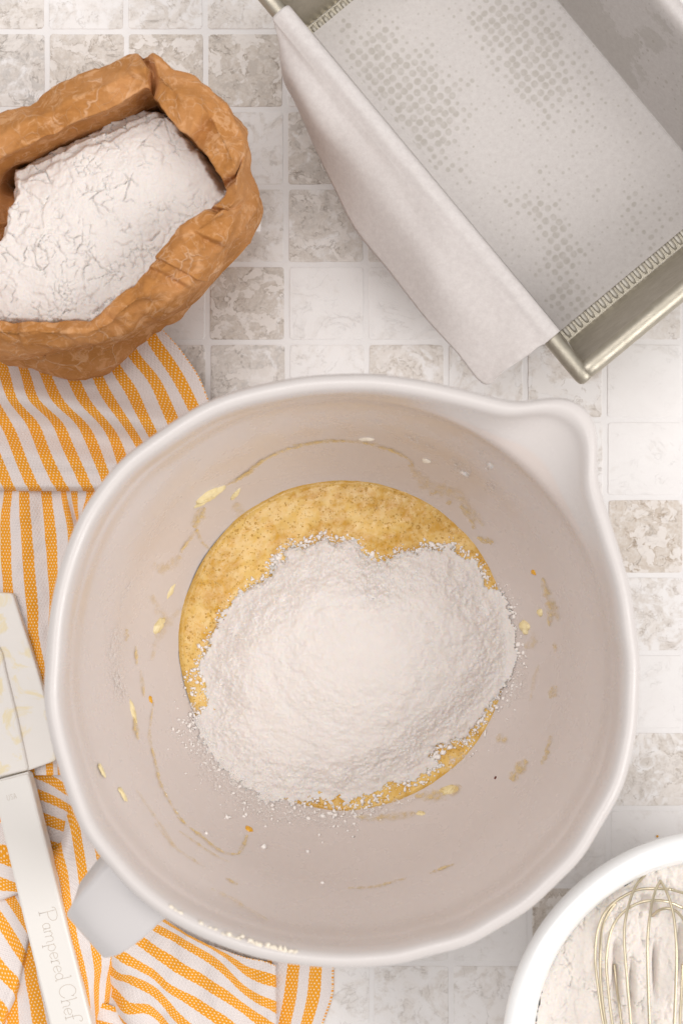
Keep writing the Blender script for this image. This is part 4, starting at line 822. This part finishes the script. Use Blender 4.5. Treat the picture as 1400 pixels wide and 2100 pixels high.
# single-stroke letters, drawn in a box 1 unit high
LT = {'P': (.72, [[(.12, 0), (.12, .95)], [(-.08, .80), (.02, .98), (.45, 1.), (.68, .85), (.66, .62), (.42, .48), (.14, .5)], [(0, 0), (.26, 0)]]),
 'a': (.46, [[(.36, .36), (.24, .45), (.08, .36), (.04, .18), (.14, .02), (.30, .05), (.36, .18)], [(.36, .44), (.36, .06), (.44, 0)]]),
 'm': (.80, [[(.06, .44), (.06, 0)], [(.06, .32), (.2, .45), (.34, .36), (.34, 0)], [(.34, .32), (.5, .45), (.66, .36), (.66, .04), (.74, 0)]]),
 'p': (.50, [[(.06, .44), (.06, -.28)], [(.06, .34), (.22, .46), (.40, .34), (.42, .14), (.28, 0), (.06, .1)], [(-.02, -.28), (.16, -.28)]]),
 'e': (.46, [[(.06, .22), (.40, .26), (.36, .40), (.20, .46), (.06, .32), (.06, .12), (.2, 0), (.40, .08)]]),
 'r': (.36, [[(.08, .44), (.08, 0)], [(.08, .30), (.2, .44), (.34, .42)], [(0, 0), (.18, 0)]]),
 'd': (.52, [[(.38, .34), (.22, .46), (.06, .34), (.04, .14), (.18, 0), (.38, .1)], [(.28, .86), (.38, .88), (.38, .04), (.48, 0)]]),
 'C': (.86, [[(.76, .80), (.72, .66)], [(.74, .74), (.60, .94), (.36, .98), (.12, .80), (.04, .5), (.12, .2), (.34, .02), (.60, .06), (.78, .24)]]),
 'h': (.50, [[(0, .86), (.08, .88), (.08, 0)], [(.08, .30), (.24, .46), (.40, .36), (.40, .04), (.48, 0)], [(0, 0), (.18, 0)]]),
 'f': (.40, [[(.12, 0), (.12, .72), (.22, .92), (.42, .95), (.50, .84), (.42, .78)], [(.0, .44), (.28, .44)], [(.02, 0), (.24, 0)]]),
 ' ': (.22, []), 'U': (.7, [[(.08, 1), (.08, .25), (.3, 0), (.5, .25), (.5, 1)]]), 'S': (.6, [[(.45, .85), (.25, 1), (.08, .8), (.4, .35), (.3, .05), (.05, .12)]]), 'A': (.6, [[(0, 0), (.25, 1), (.5, 0)], [(.1, .35), (.4, .35)]])}
def write(name, text, p0, dirpx, hpx, z_, r_, parent):
    d_ = np.array(dirpx, float); d_ /= np.linalg.norm(d_); up_ = np.array([d_[1], -d_[0]])   # up is left of the reading direction, in picture axes (y down)
    x_ = 0; parts = []
    for ch in text:
        wd, strokes = LT[ch]
        for s_ in strokes:
            q = np.array(s_, float); n = len(q); q = cr(q, np.linspace(0, n-1, (n-1)*5+1)) if n > 2 else q
            pt_ = [P(*(np.array(p0)+d_*(x_+a_)*hpx+up_*b_*hpx), z_) for a_, b_ in q]
            parts.append(tube(np.array(pt_), r_, 6, flat=.35))
        x_ += wd
    v, f = join(parts); return mesh(name, v, f, en.m, parent)
write('lettering', 'Pampered Chef', (80, 1870), (.245, .97), 35, 1.752, .016, spa)
write('small_lettering', 'USA', (16, 1642), (.97, -.24), 11, 1.752, .010, spa)
# ---------------------------------------------------------------- white bowl with flour and whisk
wb = M('white_porcelain', .14, (.90, .905, .90))
zc = 7.5; BW = P(1478, 2152, zc); RW = 449*(H-zc)/F
prf = [(4, 0), (4.4, .1), (6.5, 1.8), (8.2, 4.2), (RW-.5, 6.4), (RW-.1, 7.1), (RW, 7.45), (RW-.1, 7.75), (RW-.4, 7.92), (RW-.85, 7.86), (RW-1.15, 7.55), (RW-1.45, 6.9), (RW-2.0, 5.2), (RW-3.2, 3.0), (RW-5, 1.4), (2, .8), (.1, .75)]
prs = cr(np.array(prf), np.linspace(0, len(prf)-1, 90)); NT = 256; th = np.linspace(0, 2*math.pi, NT, endpoint=False)
Gv = np.array([np.stack([BW[0]+r_*np.cos(th), BW[1]+r_*np.sin(th), np.full(NT, z_)], -1) for r_, z_ in prs])
wbo = mesh('serving_bowl', Gv.reshape(-1, 3), gridf(len(prs), NT, True), wb.m); tag(wbo, 'glossy white bowl of flour cut off by the bottom right corner', 'bowl')
x = np.arange(BW[0]-9.3, BW[0]+9.3, .05); y = np.arange(BW[1]-9.3, BW[1]+9.3, .05); X, Y = np.meshgrid(x, y, indexing='ij'); rd = np.hypot(X-BW[0], Y-BW[1])
f1, e, idn = vor(X*1.5+.4*fbm(X*2, Y*2, 3, 300), Y*.75+.4*fbm(X*2, Y*2, 3, 304), 31); f2_, e2_, id2 = vor(X*4, Y*2.6, 35)
Zf = 6.2+.18*fbm(X*.5, Y*.5, 3, 310)+.12*(idn-.5)+.05*(id2-.5)+.10*fbm(X*2.2, Y*1.4, 4, 312, .65)+.03*fbm(X*8, Y*8, 3, 316)
Zf -= .18*(1-sst(0, .12, e))*sst(.05, .35, fbm(X*1.4, Y*1.0, 3, 320))+.10*(1-sst(0, .12, e2_))*sst(0, .3, fbm(X*2, Y*1.2, 3, 322))
for gx, gy, gl, gw in ((1262, 1995, 70, 8), (1295, 2030, 60, 5), (1343, 1990, 50, 4), (1395, 1960, 60, 6), (1320, 1850, 14, 9), (1340, 1865, 14, 7)):
    q = P(gx, gy, 6.2); Zf -= .55*np.exp(-((X-q[0])/(gw/46))**2-((Y-q[1])/(gl/46))**4)
Zf += .55*sst(6.4, 8.4, rd)*sst(-.2, .3, fbm(X*.5, Y*.5, 2, 330)+.1)
keep = rd < np.interp(6.6, [5.2, 6.9], [RW-2.0, RW-1.45])+.08*fbm(X*3, Y*3, 3, 333)
fq = gridf(*X.shape); kf = keep.ravel()[fq].all(1); f3 = M('bowl_flour', .95, spec=.1); co = f3.coord()
f3.col(f3.mix(f3.noise(co, 2, 5), (.76, .70, .65), (.82, .77, .725))).bump(f3.noise(co, 13, 5, .7), .03, .7)
o = mesh('whisked_flour', np.stack([X, Y, Zf], -1).reshape(-1, 3), fq[kf], f3.m); tag(o, 'rough clumpy flour filling the glossy white bowl under the whisk', 'flour', kind='stuff')
for q_ in (fm, f3):
    q_.b.inputs['Subsurface Weight'].default_value = .6; q_.b.inputs['Subsurface Radius'].default_value = (1, .72, .5); q_.b.inputs['Subsurface Scale'].default_value = .0013
wm = M('whisk_wire', .3, (.60, .53, .39), metal=1.0)
wh = empty('whisk', P(1370, 2300, 8), 'gold-toned wire balloon whisk resting in the white bowl of flour', 'whisk')
zz = lambda a_, b_, z_: P(960+a_/3.182, 1600+b_/3.182, z_)
ends = (1290+80, 2230)
W = [[zz(1150, 620, 6.3), zz(1085, 700, 6.8), zz(1035, 850, 7.4), zz(1015, 1000, 7.8), zz(1025, 1200, 8.2), zz(1050, 1500, 8.6), zz(1075, 1700, 8.8), zz(1190, 2200, 9)],
     [zz(1250, 655, 6.9), zz(1215, 730, 7.4), zz(1188, 850, 7.9), zz(1170, 1000, 8.3), zz(1167, 1200, 8.6), zz(1180, 1600, 8.9), zz(1200, 1800, 9.), zz(1250, 2200, 9)],
     [zz(1250, 655, 6.9), zz(1290, 725, 7.3), zz(1330, 850, 7.7), zz(1350, 1000, 8.1), zz(1355, 1200, 8.4), zz(1340, 1600, 8.7), zz(1320, 1900, 8.9), zz(1290, 2200, 9)],
     [zz(1320, 712, 6.8), zz(1200, 707, 6.7), zz(1090, 720, 6.5), zz(960, 790, 6.4), zz(885, 870, 6.6), zz(840, 990, 6.8), zz(825, 1150, 7), zz(838, 1300, 7.2), zz(880, 1590, 7.8), zz(960, 1900, 8.4), zz(1180, 2250, 8.8)],
     [zz(1400, 835, 6.9), zz(1300, 793, 7.1), zz(1200, 785, 7.2), zz(1100, 805, 7.1), zz(1000, 870, 7), zz(930, 980, 7), zz(900, 1150, 7.2), zz(905, 1300, 7.5), zz(940, 1600, 8), zz(1010, 1900, 8.5), zz(1195, 2250, 8.9)],
     [zz(960, 800, 6.4), zz(905, 880, 6.5), zz(868, 980, 6.5), zz(858, 1150, 6.4), zz(865, 1350, 6.8), zz(897, 1600, 7.3), zz(970, 1900, 8), zz(1185, 2250, 8.6)],
     [zz(950, 1200, 5.9), zz(965, 1340, 6.3), zz(980, 1450, 6.8), zz(1000, 1600, 7.2), zz(1050, 1850, 7.8), zz(1200, 2250, 8.6)],
     [zz(1195, 885, 6.1), zz(1250, 845, 6.6), zz(1310, 838, 6.8), zz(1370, 870, 6.9), zz(1420, 950, 7.0), zz(1460, 1100, 7.2), zz(1460, 1400, 7.6), zz(1430, 1800, 8.2), zz(1330, 2250, 8.8)],
     [zz(1320, 712, 6.8), zz(1440, 760, 6.8), zz(1530, 900, 7), zz(1560, 1150, 7.2), zz(1540, 1500, 7.8), zz(1440, 1900, 8.4), zz(1330, 2250, 8.8)],
     [zz(1400, 835, 6.9), zz(1480, 900, 7), zz(1510, 1100, 7.2), zz(1500, 1400, 7.7), zz(1440, 1800, 8.4), zz(1325, 2250, 8.9)],
     [zz(1395, 1200, 6.2), zz(1390, 1350, 6.5), zz(1380, 1550, 7.0), zz(1370, 1800, 7.6), zz(1310, 2250, 8.6)]]
for wv_ in W:
    q = cr(np.array(wv_), np.linspace(0, len(wv_)-1, 70)); v, f = tube(q, .062, 8); mesh('wire', v, f, wm.m, wh)
v, f = tube(np.array([zz(1255, 2150, 8.9), zz(1255, 2300, 9), zz(1255, 2700, 9.6), zz(1255, 3300, 10.2)]), .75, 24); mesh('handle', v, f, wm.m, wh)
# one small orange crumb on the tile beside the white bowl
v, f = lumps(np.array([P(1347, 1715, .05)]), [.06], ICO2, .6, .15); o = mesh('tile_crumb', v, f, yo.m); tag(o, 'tiny orange crumb on the tile above the white bowl', 'crumb')
